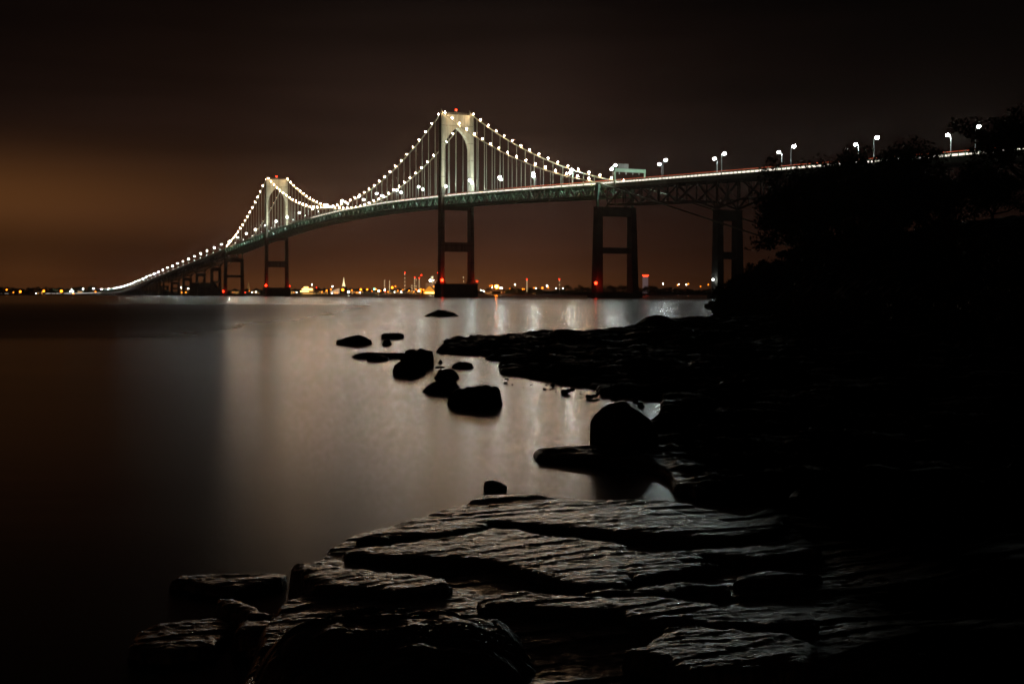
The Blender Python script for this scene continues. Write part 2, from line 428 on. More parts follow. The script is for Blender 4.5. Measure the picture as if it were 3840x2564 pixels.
# parapets: near one with an added glowing strip for headlight trails seen between its posts
def railing(y, sgn):
    mb = MB(); s = -515.0
    while s < 2000:
        st = 2.9 if (s < SA or s > SE) else 8.13
        if not any(abs(s-t) < 2.5 for t in (0, 487.7)):
            px_, py_ = path(s, y); z = dz(s)
            mb.bar((px_, py_, z+0.02),(px_, py_, z+1.55),0.32,0.25)
            if st < 3: mb.bar((px_, py_, z-1.0),(px_, py_, z+0.02),0.16)
        s += st
    strip(mb, -515, S_END, 12.2, [(y-0.08,1.25),(y-0.08,1.5),(y+0.08,1.5),(y+0.08,1.25)])
    strip(mb, -515, S_END, 12.2, [(y-0.06,0.98),(y-0.06,1.12),(y+0.06,1.12),(y+0.06,0.98)])
    return mb
railing(7.98, 1).build('railing', M['green'], bridge)
railing(-7.98, -1).build('railing', M['green'], bridge)
mb = MB(); strip(mb, -515, 330, 12.2, [(7.45,0.20),(7.45,0.80),(7.60,0.80),(7.60,0.20)])  # solid strip added for the streak of moving headlights
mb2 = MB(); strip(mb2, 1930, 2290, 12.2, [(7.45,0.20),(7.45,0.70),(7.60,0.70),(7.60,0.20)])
mb2.build('car_light_trail', M['band'], bridge)
o = mb.build('car_light_trail', M['band'], bridge); tag(o, 'glowing white strip in place of headlight trails along the near edge of the roadway')
mb = MB(); strip(mb, -515, 600, 12.2, [(-6.9,3.05),(-6.9,3.28),(-6.78,3.28),(-6.78,3.05)])  # solid tube added for the streak of moving tail lights
o = mb.build('car_light_trail', M['redline'], bridge); tag(o, 'thin glowing red line for tail-light trails above the far side of the roadway')
mb = MB(); mb.bar((0,0,0),(0,0,3.05),0.08); lp = mb.build('light_trail_post', M['galv'], bridge); lp_me = lp.data  # posts added to carry the red trail
for i in range(46):
    s = -510 + i*24.4
    o = lp if i == 0 else bpy.data.objects.new('light_trail_post', lp_me)
    if i: col.objects.link(o); o.parent = bridge
    o.location = (s, -6.84, dz(s))

# towers
ZB, ZT = 8.9, 121.3
def notched(cx, cy, lx, ly, k):
    x, y = lx/2, ly/2
    pts = [(x-k,-y),(x-k,-y+k),(x,-y+k),(x,y-k),(x-k,y-k),(x-k,y),(-x+k,y),(-x+k,y-k),(-x,y-k),(-x,-y+k),(-x+k,-y+k),(-x+k,-y)]
    return [(cx+a, cy+b) for a, b in pts]
def make_tower(s):
    t = empty('tower', (s, 0, 0), 0, bridge)
    def lerp(z): return (z-ZB)/(ZT-ZB)
    for sg in (1, -1):
        mb = MB(); secs = []
        for z in (ZB, 30, 60, 80, 96, 108, ZT):
            k = lerp(z); L = 6.4-1.2*k; w = 2.9-0.85*k; outer = 12.15-1.0*k
            secs.append([(a, b, z) for a, b in notched(0, sg*(outer-w/2), L, w, 0.42)])
        mb.loft(secs)
        mb.box(-3.9,3.9, *(sorted((sg*8.9, sg*12.6))), ZB-0.02, ZB+1.4)
        mb.build('leg', M['tower'], t)
    inner = lambda z: 12.15-1.0*lerp(z) - (2.9-0.85*lerp(z))
    # portal panel with pointed arch
    mb = MB(); hw = 9.22; th = 1.95; zs, rise = 95.5, 16.6
    R = (hw*hw + rise*rise)/(2*hw)
    arch = lambda y: zs + math.sqrt(max(0, R*R-(abs(y)+R-hw)**2))
    nseg = 48; ys = [-hw+2*hw*i/nseg for i in range(nseg+1)]
    for i in range(nseg):
        y0, y1 = ys[i], ys[i+1]; z0, z1 = arch(y0), arch(y1)
        vs = [(-th,y0,z0),(-th,y1,z1),(-th,y1,ZT-0.6),(-th,y0,ZT-0.6),(th,y0,z0),(th,y1,z1),(th,y1,ZT-0.6),(th,y0,ZT-0.6)]
        mb.add(vs, [(0,3,2,1),(4,5,6,7),(0,1,5,4),(3,7,6,2)])
    # raised flutes: panels proud of the plate with narrow gaps
    nf = 9
    for k in range(nf):
        a = -hw + 2*hw*k/nf + 0.13; b = -hw + 2*hw*(k+1)/nf - 0.13
        for sg in (-1, 1):
            n2 = 4
            for q in range(n2):
                y0, y1 = a+(b-a)*q/n2, a+(b-a)*(q+1)/n2
                x0, x1 = sorted((sg*(th-0.01), sg*(th+0.28)))
                z0, z1 = arch(y0)+0.35, arch(y1)+0.35
                vs = [(x0,y0,z0),(x1,y0,z0),(x1,y1,z1),(x0,y1,z1),(x0,y0,ZT-0.9),(x1,y0,ZT-0.9),(x1,y1,ZT-0.9),(x0,y1,ZT-0.9)]
                mb.add(vs, [(0,3,2,1),(4,5,6,7),(0,1,5,4),(1,2,6,5),(2,3,7,6),(3,0,4,7)])
    mb.build('portal_arch', M['tower'], t)
    # top walkway rail and cable saddles
    mb = MB()
    for i in range(25):
        y = -8.6+17.2*i/24
        for x in (-1.6, 1.6): mb.bar((x,y,ZT-0.6),(x,y,ZT+0.6),0.12)
    for x in (-1.6,1.6): mb.bar((x,-8.6,ZT+0.6),(x,8.6,ZT+0.6),0.12)
    mb.build('walkway_rail', M['dark_steel'], t)
    for sg in (1,-1):
        mb = MB(); mb.loft([[(a,b,z) for a,b in notched(0, sg*10.1, l, w, 0.1)] for z,l,w in ((ZT,3.6,1.5),(ZT+0.8,2.6,1.2),(ZT+1.5,1.6,0.9))])
        for dx,dy,h in ((-1.0,0.5,2.6),(0.9,-0.4,2.1),(0.2,0.5,3.0)): mb.bar((dx,sg*10.1+dy,ZT),(dx,sg*10.1+dy,ZT+h),0.14)
        mb.build('cable_saddle', M['dark_steel'], t)
    mb = MB()
    for a in range(4):
        x, y = (1 if a in (0,3) else -1), (1 if a < 2 else -1)
        mb.bar((x*1.3,y*1.3,ZT-0.6),(x*0.5,y*0.5,ZT+2.0),0.16)
    mb.box(-0.6,0.6,-0.6,0.6,ZT+2.0,ZT+2.2); mb.cur = 1; mb.ball((0,0,ZT+2.75),0.55)
    mb.build('beacon', [M['dark_steel'], M['red']], t)
    # struts under the deck and at mid height
    for z0, z1 in ((dz(s)-8.9, dz(s)-6.5), (30.0, 36.2)):
        mb = MB(); mb.box(-1.9,1.9,-inner(z1)-0.1,inner(z1)+0.1,z0,z1); mb.build('strut', M['tower'], t)
    # concrete footing
    mb = MB(); mb.loft([[(a,b,z) for a,b in notched(0,0,l,w,1.2)] for z,l,w in ((-5.5,15.6,26.4),(7.9,15.2,25.8),(8.3,15.8,26.4),(8.88,15.8,26.4))])
    mb.build('footing', M['concrete'], t)
    return t
tower1 = make_tower(0.0); tower2 = make_tower(487.7)

# tower floodlights: real fittings at deck level, aimed up the faces
def flood(s, y, ts, power, spot, ty, tz=100):
    z = dz(s)+0.9
    l = bpy.data.lights.new('floodlight', 'SPOT'); l.energy = power; l.spot_size = math.radians(spot); l.spot_blend = 0.6
    l.color = (1.0, 0.95, 0.78); l.shadow_soft_size = 0.4
    o = bpy.data.objects.new('floodlight', l); col.objects.link(o); o.parent = bridge
    p = Vector((s, y, z+0.45)); o.location = p
    o.rotation_euler = (Vector((ts, ty, tz))-p).to_track_quat('-Z', 'Y').to_euler()
    mb = MB(); mb.bar((s-0.25,y,z-0.9),(s-0.25,y,z),0.3); mb.box(s-0.5,s+0.0,y-0.4,y+0.4,z-0.2,z+0.2)
    mb.build('floodlight_box', M['dark_steel'], bridge)
for ts, pw in ((0.0, 1.0), (487.7, 1.15)):
    for sg in (1,-1):
        flood(ts-26, sg*7.2, ts, 34000*pw, 75, sg*8.0, 104)
        flood(ts-9, sg*10.6, ts, 7000*pw, 80, sg*11.0, 100)
        flood(ts+26, sg*7.2, ts, 25000*pw, 70, sg*8.0, 100)

# main cables with hangers and the string of lamps
SAG_MID = 75.6
def cable_z(s):
    if s < SA:   # backstay to the anchorage
        return 57.6 + (s-SA)*0.2465
    if s > SE: return 56.6 - (s-SE)*0.2465
    if s < 0:
        t = (s-SA)/(0-SA); z0, z1 = 57.6, ZT+0.9
        return z0+(z1-z0)*t - 4*7.6*t*(1-t)
    if s > 487.7:
        t = (s-487.7)/(SE-487.7); z0, z1 = ZT+0.9, 56.6
        return z0+(z1-z0)*t - 4*7.6*t*(1-t)
    t = s/487.7; return SAG_MID + (ZT+0.9-SAG_MID)*(2*t-1)**2
SPC = 12.19
lamp_me = {}
def lamp_mesh(kind):
    if kind not in lamp_me:
        mb = MB(); mb.bar((0,0,0.25),(0,0,1.05),0.12); mb.cur = 1; mb.ball((0,0,1.4),0.34 if kind == 'warm' else 0.24)
        o = mb.build('cable_lamp', [M['dark_steel'], M['warm_globe' if kind == 'warm' else 'dim_globe']])
        lamp_me[kind] = o.data; bpy.data.objects.remove(o)
    return lamp_me[kind]
unit_h = MB(); unit_h.tube([(0,0,0),(0,0,1)], 0.13, 6); uh = unit_h.build('hanger', M['cable']); uh_me = uh.data; bpy.data.objects.remove(uh)
for y in (10.1, -10.1):
    pts = [(s, y, cable_z(s)) for s in list(np.arange(-400, 0, 6.1))+[0]+list(np.arange(6.1, 487.7, 6.1))+[487.7]+list(np.arange(493.8, 900, 6.1))]
    mb = MB(); mb.tube(pts, 0.34, 8); cb = mb.build('main_cable', M['cable'], bridge, True)
    pos = []
    for i in range(17): pos.append(-5.5-SPC*i)
    for i in range(40): pos.append(487.7/40*(i+0.5))
    for i in range(17): pos.append(487.7+5.5+SPC*i)
    for s in pos:
        z = cable_z(s)
        kind = 'dim' if (y < 0 and s > 487.7) else 'warm'
        o = bpy.data.objects.new('cable_lamp', lamp_mesh(kind)); col.objects.link(o); o.parent = cb; o.location = (s, y, z)
        zb = dz(s+SPC/2)-0.3; s2 = s+SPC/2 if not (0 > s > -SPC) else s-SPC*0.02
        zb = dz(s2)-0.3; zt = cable_z(s2)-0.25
        if zt-zb > 1.0 and SA < s2 < SE and min(abs(s2), abs(s2-487.7)) > 4:
            h = bpy.data.objects.new('hanger', uh_me); col.objects.link(h); h.parent = cb
            h.location = (s2, y, zb); h.scale = (1,1,zt-zb)
# cable bent posts on the anchor piers and the anchorages the backstays run into
def bent(s, z0):
    for y in (10.1, -10.1):
        mb = MB(); z1 = cable_z(s)-0.3
        mb.loft([[(s-a,y-b,z),(s+a,y-b,z),(s+a,y+b,z),(s-a,y+b,z)] for z,a,b in ((z0,0.6,0.5),(z0+4,0.7,0.55),(z1-3,1.6,0.55),(z1,1.2,0.6))])
        mb.build('cable_post', M['green'], bridge)
for s0, s1 in ((-422,-382), (868,912)):
    mb = MB(); lo, hi = s0, s1
    if s0 < 0: prof = [(-420,-8),(-378,-8),(-376,12),(-392,18.5),(-420,18.5)]
    else: prof = [(916,-8),(862,-8),(860,11),(876,17.5),(916,17.5)]
    mb.loft([[(a, -13.5, b) for a, b in prof], [(a, 13.5, b) for a, b in prof]])
    mb.build('cable_anchorage', M['concrete'], bridge)

# approach piers
def frustum(mb, cx0, cy0, lx0, ly0, z0, cx1, cy1, lx1, ly1, z1):
    r = lambda cx,cy,lx,ly,z: [(cx-lx/2,cy-ly/2,z),(cx+lx/2,cy-ly/2,z),(cx+lx/2,cy+ly/2,z),(cx-lx/2,cy+ly/2,z)]
    mb.loft([r(cx0,cy0,lx0,ly0,z0), r(cx1,cy1,lx1,ly1,z1)])
def make_pier(s, ztop, Wt, Wb, wt_, wb_, Lt, Lb, capH, strut=None, rot=0.0, base=2.6):
    x0, y0 = path(s); e = empty('pier', (x0, y0, 0), rot, bridge)
    for sg in (1,-1):
        mb = MB(); frustum(mb, 0, sg*(Wb/2-wb_/2), Lb, wb_, -5.5, 0, sg*(Wt/2-wt_/2), Lt, wt_, ztop)
        mb.build('leg', M['concrete'], e)
    mb = MB(); mb.box(-Lt/2+0.15, Lt/2-0.15, -Wt/2+wt_, Wt/2-wt_, ztop-capH, ztop-0.05)
    mb.box(-Lt/2-0.25, Lt/2+0.25, -Wt/2-0.25, Wt/2+0.25, ztop+0.0, ztop+0.4); mb.build('crossbeam', M['concrete'], e)
    if strut:
        mb = MB(); mb.box(-Lt/2+0.3, Lt/2-0.3, -Wb/2+wb_-0.3, Wb/2-wb_+0.3, strut[0], strut[1]); mb.build('crossbeam', M['concrete'], e)
    if base:
        mb = MB(); mb.loft([[(a,b,z) for a,b in notched(0,0,Lb+4,Wb+2.4,0.8)] for z in (-5.6, base)]); mb.build('footing', M['concrete'], e)
    return e
make_pier(SA, 45.1, 22.3, 24.5, 3.0, 3.6, 4.0, 6.2, 4.2, (22.3, 25.3)); bent(SA, 45.5)
make_pier(SE, 44.6, 22.3, 24.5, 3.0, 3.6, 4.0, 6.2, 4.2, (22.0, 25.0)); bent(SE, 45.0)
W_P = [-305.5, -401.5, -497.5]; E_P = [807, 911, 1015, 1119, 1223]
for s in W_P[:2]: make_pier(s, dz(s)-15.0, 12.7, 13.9, 2.9, 3.4, 3.6, 5.0, 4.2, (16.9, 20.0))
for s in E_P:
    zt = dz(s)-15.0
    make_pier(s, zt, 12.7, 13.9, 2.9, 3.4, 3.6, 5.0, min(4.0, zt*0.15), (zt*0.46, zt*0.46+2.6) if zt > 14 else None, base=3.2)
# steel deck trusses of the approaches
def approach_truss(nodes, y, ends):
    """nodes: bearing stations; haunched over inner ones"""
    mb = MB(); s0, s1 = nodes[0], nodes[-1]; st = []
    for a, b in zip(nodes[:-1], nodes[1:]):
        n = 6 if b-a < 115 else 7
        st += [a+(b-a)*i/n for i in range(n)]
    st.append(s1)
    def depth(s):
        d = 10.2
        for q in nodes:
            if q in ends: continue
            d = max(d, 14.0 - 3.8*abs(s-q)/17.0)
        return d
    for i in range(len(st)-1):
        a, b = st[i], st[i+1]; ta, tb = dz(a)-2.0, dz(b)-2.0; ba, bb = dz(a)-depth(a), dz(b)-depth(b)
        mb.bar((a,y,ta),(b,y,tb),0.7,0.8); mb.bar((a,y,ba),(b,y,bb),0.75,0.8)
        mid = (a+b)/2; tm, bm = (ta+tb)/2, (ba+bb)/2
        mb.bar((a,y,ta),(a,y,ba),0.5)
        mb.bar((mid,y,tm),(mid,y,bm),0.36)
        if i % 2 == 0: mb.bar((a,y,ba),(b,y,tb),0.75,0.6); mb.bar((mid,y,bm),(a,y,(ta+ba)/2+0),0.2)
        else: mb.bar((a,y,ta),(b,y,bb),0.75,0.6)
    return mb
for y in (5.3, -5.3):
    approach_truss([SA-1.5]+W_P, y, (SA-1.5, W_P[-1])).build('approach_truss', M['dark_steel'], bridge)
    approach_truss([SE+1.5]+E_P, y, (SE+1.5, E_P[-1])).build('approach_truss', M['dark_steel'], bridge)
for nodes in ([SA-1.5]+W_P, [SE+1.5]+E_P):
    mb = MB()
    s = nodes[0]; sg = -1 if nodes[-1] < 0 else 1; n = int(abs(nodes[-1]-nodes[0])/16)
    for i in range(n+1):
        q = s+sg*16*i; z = dz(q)
        mb.bar((q,-HW,z-1.1),(q,HW,z-1.1),0.5,1.3); mb.bar((q,-5.3,z-10.2),(q,5.3,z-10.2),0.4)
        mb.bar((q,-5.3,z-10.2),(q,5.3,z-2.4),0.2); mb.bar((q,5.3,z-10.2),(q,-5.3,z-2.4),0.2)
    for y in (3.6,-3.6,0): strip(mb, min(nodes), max(nodes), 16, [(y-0.25,-1.75),(y-0.25,-0.5),(y+0.25,-0.5),(y+0.25,-1.75)])
    mb.build('floor_beams', M['dark_steel'], bridge)
mb = MB()
for s, h in [(SA-1.5,10.2),(SE+1.5,10.2)]+[(q,14.0) for q in W_P[:2]+E_P[:-1]]+[(E_P[-1],14.0)]:
    top = 45.5 if s == SA-1.5 else 45.0 if s == SE+1.5 else dz(s)-14.6
    for y in (5.3,-5.3):
        mb.loft([[(s-a,y-a,z),(s+a,y-a,z),(s+a,y+a,z),(s-a,y+a,z)] for z,a in ((top,0.9),(top+0.5,0.5),(dz(s)-h-0.3,0.6))])
mb.build('bearing', M['dark_steel'], bridge)
# low girder spans at the far end
mb = MB()
for y in (-5.2,-1.8,1.8,5.2): strip(mb, 1223, 1990, 19, [(y-0.3,-3.2),(y-0.3,-0.5),(y+0.3,-0.5),(y+0.3,-3.2)])
mb.build('girder', M['dark_steel'], bridge)
s = 1262.0
while s < 1985:
    z = dz(s)-3.25
    ang = 0.0 if s <= S0 else (s-S0)/RC
    make_pier(s, z-0.42, 12.0, 12.4, 2.6, 2.8, 2.0, 2.4, min(1.8, z*0.35), None, ang, base=1.4)
    s += 39.5 if s < 1560 else 30.5
mb = MB(); 
s = 1990.0; a = (s-S0)/RC; p0 = path(s, 8.4); p1 = path(s, -8.4); p2 = path(S_END, -8.4); p3 = path(S_END, 8.4)
strip(mb, 1990, S_END, 20, [(-10.5,-6.0),(-8.3,-0.55),(8.3,-0.55),(10.5,-6.0)])
mb.build('abutment', M['concrete'], bridge)

# ------------------------------------------------------------------ street lamps along the deck
def make_street_lamp():
    r = empty('street_lamp')
    mb = MB(); mb.tube([(0,0,-0.05),(0,0,8.3)], [0.13,0.08], 8); mb.box(-0.2,0.2,-0.2,0.2,-0.1,0.5); mb.build('pole', M['galv'], r)
    mb = MB(); mb.tube([(0,0,8.2),(0,-0.3,8.85),(0,-0.8,9.15),(0,-1.3,9.25)], 0.06, 6); mb.build('arm', M['galv'], r)
    mb = MB(); mb.loft([[(a*0.26, -1.3-b*0.4-0.2, z) for a,b in ((-1,-1),(1,-1),(1,1),(-1,1))] for z in (9.2, 9.38)])
    h = mb.build('lamp_head', M['galv'], r)
    mb = MB(); mb.ball((0,-1.5,8.95),0.60,10,6,0.8); mb.build('globe', M['street_glow'], h)
    return r
proto = make_street_lamp(); kids = kids_of(proto); first = True
groupname = 'street lamps along the bridge deck'
count = {}
def lamp_section(s):
    if s < SA: return 'right of the near end of the cables, counted leftwards', 'a'
    if s < 0: return 'right of the big near tower, counted leftwards', 'b'
    if s < 487.7: return 'between the two towers, counted from the big tower', 'c'
    if s < SE: return 'just left of the far tower, counted leftwards', 'd'
    return 'on the long far approach, counted leftwards', 'e'
M['street_dim'] = mat('shielded_lamp_glass', (0.8, 0.8, 0.8), 0.3, emis=(0.9, 1.0, 0.93), estr=14)
mb = MB(); mb.ball((0,-1.5,8.98),0.26,8,5,0.8); dg_ = mb.build('globe', M['street_dim']); dim_me = dg_.data; bpy.data.objects.remove(dg_)
mb = MB(); mb.ball((0,-1.5,8.95),0.38,8,5,0.8); fg_ = mb.build('globe', M['street_glow']); far_me = fg_.data; bpy.data.objects.remove(fg_)
def dim_globe(root, me=None):
    for h in root.children:
        for g_ in h.children:
            if g_.name.startswith('globe'): g_.data = me or dim_me
k = -5
lamps = []
while True:
    sN = -266.3 + 45.72*k; sS = -241.0 + 45.72*k
    if sN > 2250: break
    for s, side in ((sN, 1), (sS, -1)):
        if s < -512 or s > 2250 or min(abs(s), abs(s-487.7)) < 5: continue
        lamps.append((s, side))
    k += 1
for s, side in lamps:
    desc, key = lamp_section(s)
    i = count.get((key, side), 0); count[(key, side)] = i+1
    o = proto if first else copy_tree(proto, kids); first = False
    lx, ly = path(s, side*7.72); w = b2w(lx, ly, dz(s)); o.location = w
    ang = 0.0 if s <= S0 else min((s-S0)/RC, math.radians(62))
    o.rotation_euler = (0, 0, BROT + ang + (0 if side > 0 else math.pi))
    if side < 0 and s > 300: dim_globe(o)
    elif s > SE: dim_globe(o, far_me)
    who = 'near-side' if side > 0 else 'far-side'
    tag(o, f'{ORD[i]} {who} white street lamp {desc}', 'street lamp', groupname)

# sign gantry over the road
def make_gantry(s, label, cat='sign gantry'):
    lx, ly = path(s); ang = 0.0 if s <= S0 else min((s-S0)/RC, math.radians(62))
    r = empty('sign_gantry', b2w(lx, ly, dz(s)), BROT+ang); tag(r, label, cat)
    for sg in (1,-1):
        mb = MB(); mb.box(-0.3,0.3,sg*8.5-0.3,sg*8.5+0.3,-0.6,7.3); mb.build('post', M['gantry'], r)
    mb = MB(); mb.box(-0.45,0.45,-8.8,8.8,5.6,7.2); mb.build('beam', M['gantry'], r)
    mb = MB(); mb.box(-0.7,-0.55,1.2,7.0,7.3,9.5)
    for i in range(5): mb.box(-0.85,-0.7,1.3+i*1.38,1.42+i*1.38,7.1,9.5)
    mb.build('sign_panel', M['parapet'], r)
    for y in (6.0,2.2,-1.6,-5.2):
        mb = MB(); mb.bar((0,y,5.6),(0,y,4.4),0.25); mb.build('lane_signal', M['galv'], r)
    return r
M['gantry'] = mat('gantry_green_paint', (0.33, 0.52, 0.36), 0.5, noise=0.1, nscale=0.6)
make_gantry(-224.0, 'green sign gantry across the road where the near cables reach the deck')
make_gantry(1905.0, 'small green gantry across the road near the far end of the bridge')

# navigation lights on the piers
def nav(loc, m, r, label):
    e = empty('navigation_light', loc); tag(e, label, 'navigation light', 'lights on the bridge piers')
    mb = MB(); mb.bar((0,0,-0.3 if loc[2] > 8 else -3.2),(0,0,1.2),0.22); mb.box(-0.3,0.3,-0.3,0.3,1.1,1.3); mb.build('bracket', M['dark_steel'], e)
    mb = MB(); mb.ball((0,0,1.3+r),r); mb.build('globe', M[m], e)
nav(b2w(-7.4, 12.9, 8.9), 'red', 0.95, 'large red light on the left corner of the big tower footing')
nav(b2w(-6.8, -12.2, 8.9), 'red', 0.35, 'small red light on the right corner of the big tower footing')
nav(b2w(480.3, 12.9, 8.9), 'red', 0.9, 'large red light on the left corner of the far tower footing')
nav(b2w(480.9, -12.2, 8.9), 'red', 0.4, 'small red light on the right corner of the far tower footing')
nav(b2w(SE-4.2, 13.4, 3.2), 'red', 0.9, 'red light low on the left leg of the far anchor pier')
nav(b2w(SE-5.0, -12.6, 2.6), 'red', 0.35, 'faint red light at the right foot of the far anchor pier')
nav(b2w(SA-4.2, 13.4, 5.4), 'red', 0.70, 'bright red light beside the foot of the near portal pier')
e_ = empty('floodlight', b2w(W_P[0]-1.0, 8.2, 2.6)); tag(e_, 'bright white light on a post left of the narrow right pier', 'light', 'lights on the bridge piers')
mb = MB(); mb.bar((0,0,-0.1),(0,0,5.2),0.2); mb.build('post', M['galv'], e_); mb = MB(); mb.ball((0,0,5.5),0.42); mb.build('globe', M['white_soft'], e_)

# ------------------------------------------------------------------ rocky shore
def P0(pts, z=0.0): return [at(a, b, z) for a, b in pts]
MID = P0([(1612,1322),(1640,1302),(1665,1284),(1760,1287),(1850,1286),(1935,1268),(1985,1256),(2075,1262),(2200,1256),(2310,1246),(2372,1230),(2450,1212),(2530,1204),(2600,1200),(2690,1196)])
MID += [(22,112),(34,160),(60,240),(120,300),(140,60),(120,-60),(40,-60),(20,-8),(9,1),(4.5,6.0)]
MID += P0([(3060,1890),(2960,1886),(2750,1880),(2600,1868),(2510,1845),(2485,1800),(2420,1766),(2300,1750),(2150,1742),(1984,1728),(1978,1705),(2060,1700),(2235,1692),(2300,1640),(2420,1590),(2440,1566),(2560,1562),(2650,1550),(2450,1548),(2452,1502),(2375,1487),(2215,1480),(2200,1462),(2150,1448),(2060,1430),(1950,1412),(1868,1402),(1862,1372),(1950,1362),(1800,1347),(1990,1340),(1720,1331)])
THIN = P0([(1723,1280),(1730,1274),(1860,1275),(1945,1268),(1960,1278),(1850,1284)])
LEDGE = P0([(560,2180),(640,2160),(1050,2146),(1120,2112),(1240,2095),(1340,2030),(1560,1962),(1700,1918),(1822,1888),(2100,1892),(2300,1896),(2500,1906),(2650,1930),(2790,1962),(2920,1935),(2990,1860),(3060,1840)], 0.12)
LEDGE += [(4.5,6.0),(9,1),(9,-6),(-3,-6),(-1.6,2.9)] + P0([(560,2500),(480,2400),(700,2350),(900,2260),(800,2240)], 0.08)
# slabs of slate, traced where they lie: (height, along-dip tilt, outline)
def Z2(pts): return [(450+a*0.66, 1850+b*0.66) for a, b in pts]
def Z3(pts): return [(1700+a*0.66, 1850+b*0.66) for a, b in pts]
SLABS = [
 (0.245, [(1350,2016),(1427,1988),(1565,1960),(1704,1914),(1822,1884),(2030,1886),(2290,1894),(2560,1914),(2690,1936),(2800,1962),(2925,1926),(2960,1930),(2930,1965),(2800,2006),(2560,2005),(2360,1995),(2200,1985),(2000,1960),(1830,1954),(1820,1966),(1700,1996),(1560,2006),(1440,2018)]),
 (0.24, [(1300,2066),(1345,2046),(1500,2030),(1720,2000),(1830,1970),(1960,1985),(2200,2020),(2345,2038),(2330,2056),(2440,2062),(2380,2100),(2360,2165),(2345,2188),(2200,2195),(2090,2176),(2010,2160),(1940,2128),(1830,2100),(1700,2092),(1570,2092),(1400,2074)]),
 (0.245, Z3([(960,372),(1100,325),(1300,318),(1500,318),(1720,285),(1900,292),(2080,312),(2080,345),(1700,358),(1430,352),(1300,390),(1530,405),(1180,458),(1000,470),(940,420)])),
 (0.24, Z3([(1560,490),(1620,462),(1740,438),(1900,443),(2070,452),(1900,478),(1700,492)])),
 (0.235, Z3([(740,545),(840,530),(1000,530),(1180,500),(1540,505),(1540,530),(1300,545),(1050,560),(760,570)])),
 (0.235, [(1088,2120),(1108,2110),(1210,2104),(1280,2120),(1420,2140),(1670,2162),(1700,2190),(1570,2208),(1470,2216),(1260,2204),(1200,2190),(1150,2150)]),
 (0.245, Z3([(140,600),(225,562),(400,548),(740,578),(1100,570),(1500,620),(1560,650),(1900,636),(2060,670),(2090,735),(1500,738),(1150,724),(1000,712),(900,655),(700,658),(400,645),(150,640)])),
 (0.22, Z3([(960,715),(1150,728),(1300,735),(1100,745),(980,735)])),
 (0.055, [(620,2176),(665,2158),(780,2148),(980,2146),(1054,2148),(1040,2172),(880,2208),(740,2192)]),
 (0.10, Z2([(550,583),(640,592),(740,630),(865,695),(735,705),(560,632)])),
 (0.10, Z2([(675,730),(730,712),(865,715),(875,768),(655,788)])),
 (0.09, Z2([(715,822),(900,800),(885,832),(750,838)])),
 (0.09, Z2([(742,880),(860,850),(980,818),(1085,808),(1010,845),(865,912),(745,915)])),
 (0.06, Z2([(60,800),(200,740),(500,690),(640,740),(560,860),(300,900),(60,870)])),
 (0.25, Z3([(1000,872),(1120,820),(1230,758),(1450,742),(1900,775),(2050,850),(2040,960),(1700,985),(1300,1000),(1200,930),(1100,900)])),
]
def gridrows():
    ys, y = [], 3.0
    while y < 190:
        ys.append(y); y += min(max(y*y/8000*2.2, 0.0075), 0.26)
    return np.array(ys)
YR = gridrows(); CR = np.arange(-0.42, 0.62, 0.00115)
GY, GC = np.meshgrid(YR, CR, indexing='ij'); GX = GC*GY
wsc = np.clip(GY*0.012, 0.02, 0.6)
WX = GX + (fbm(GX*0.9/wsc*0.3, GY*0.9/wsc*0.3, 5, 0.6)-0.5)*wsc*2.4
WY = GY + (fbm(GX*0.9/wsc*0.3+40, GY*0.9/wsc*0.3+7, 5, 0.6)-0.5)*wsc*2.4
TOE = [(16.5,93),(19,75),(19,55),(17,35),(13.5,20),(10,10),(6.5,4),(4,-5),(4,-60),(140,-60),(140,60),(120,300),(60,240),(34,165),(24,118)]
def hill(x, y):
    D = sdist(x, y, TOE) + (fbm(x*0.15, y*0.15, 3)-0.5)*3
    return np.where(D > 0, 8.5*(1-np.exp(-D/9.0)), 0.0) + np.clip(D-20, 0, 40)*0.06
def shingle(x, y, ang, per, amp, seed):
    """overlapping beds: a saw-tooth across the strike with wandering, dying-out edges"""
    c, s = math.cos(ang), math.sin(ang)
    u, v = x*c + y*s, -x*s + y*c
    v = v/per + (fbm(u/per*0.10+seed, v/per*0.45, 3)-0.5)*3.2
    k = np.floor(v); f = v-k
    h = _P[(k.astype(int)*7+seed) & 255, 3]
    st = _P[(k.astype(int)*13+seed) & 255, (np.floor(u/per/9+h*9).astype(int)) & 255]
    return amp*(np.power(1-f, 1.3)*(0.35+0.65*st)*np.clip(f*14, 0, 1) + 0.4*(h-0.5))
dM = np.maximum(sdist(WX, WY, MID), sdist(WX, WY, THIN))
dL = sdist(WX, WY, LEDGE)
Z = np.full(GX.shape, -1.2)
# mid shore shelf
mscale = np.clip((GY-8)/30, 0.35, 1.6)
hm = -0.25 + sstep(-0.25, 0.35, dM/np.clip(GY*0.02, 0.25, 1.2))*(0.30 + 0.10*mscale)
brk = fbm(GX*0.45+5, GY*0.45, 4)
hm += shingle(GX, GY, 0.10, 0.85, 0.11, 31)*sstep(0, 0.5, dM)*np.clip(mscale, 0.5, 1.2)*sstep(0.35, 0.6, brk)
hm += shingle(GX, GY, -0.35, 0.42, 0.07, 83)*sstep(0, 0.4, dM)*sstep(0.62, 0.42, brk)
hm += (np.floor(fbm(GX*0.9+11, GY*1.6, 3)*9)/9-0.5)*0.30*sstep(0.1, 0.8, dM)*np.clip(mscale, 0.4, 1)
hm += (fbm(GX*0.35, GY*0.35, 5)-0.45)*0.55*sstep(0, 3.0, dM)*mscale
hm += (fbm(GX*2.2, GY*2.2, 5, 0.6)-0.5)*0.16*sstep(-0.2, 0.4, dM)
hm += np.clip(dM-1.5, 0, 12)*0.030
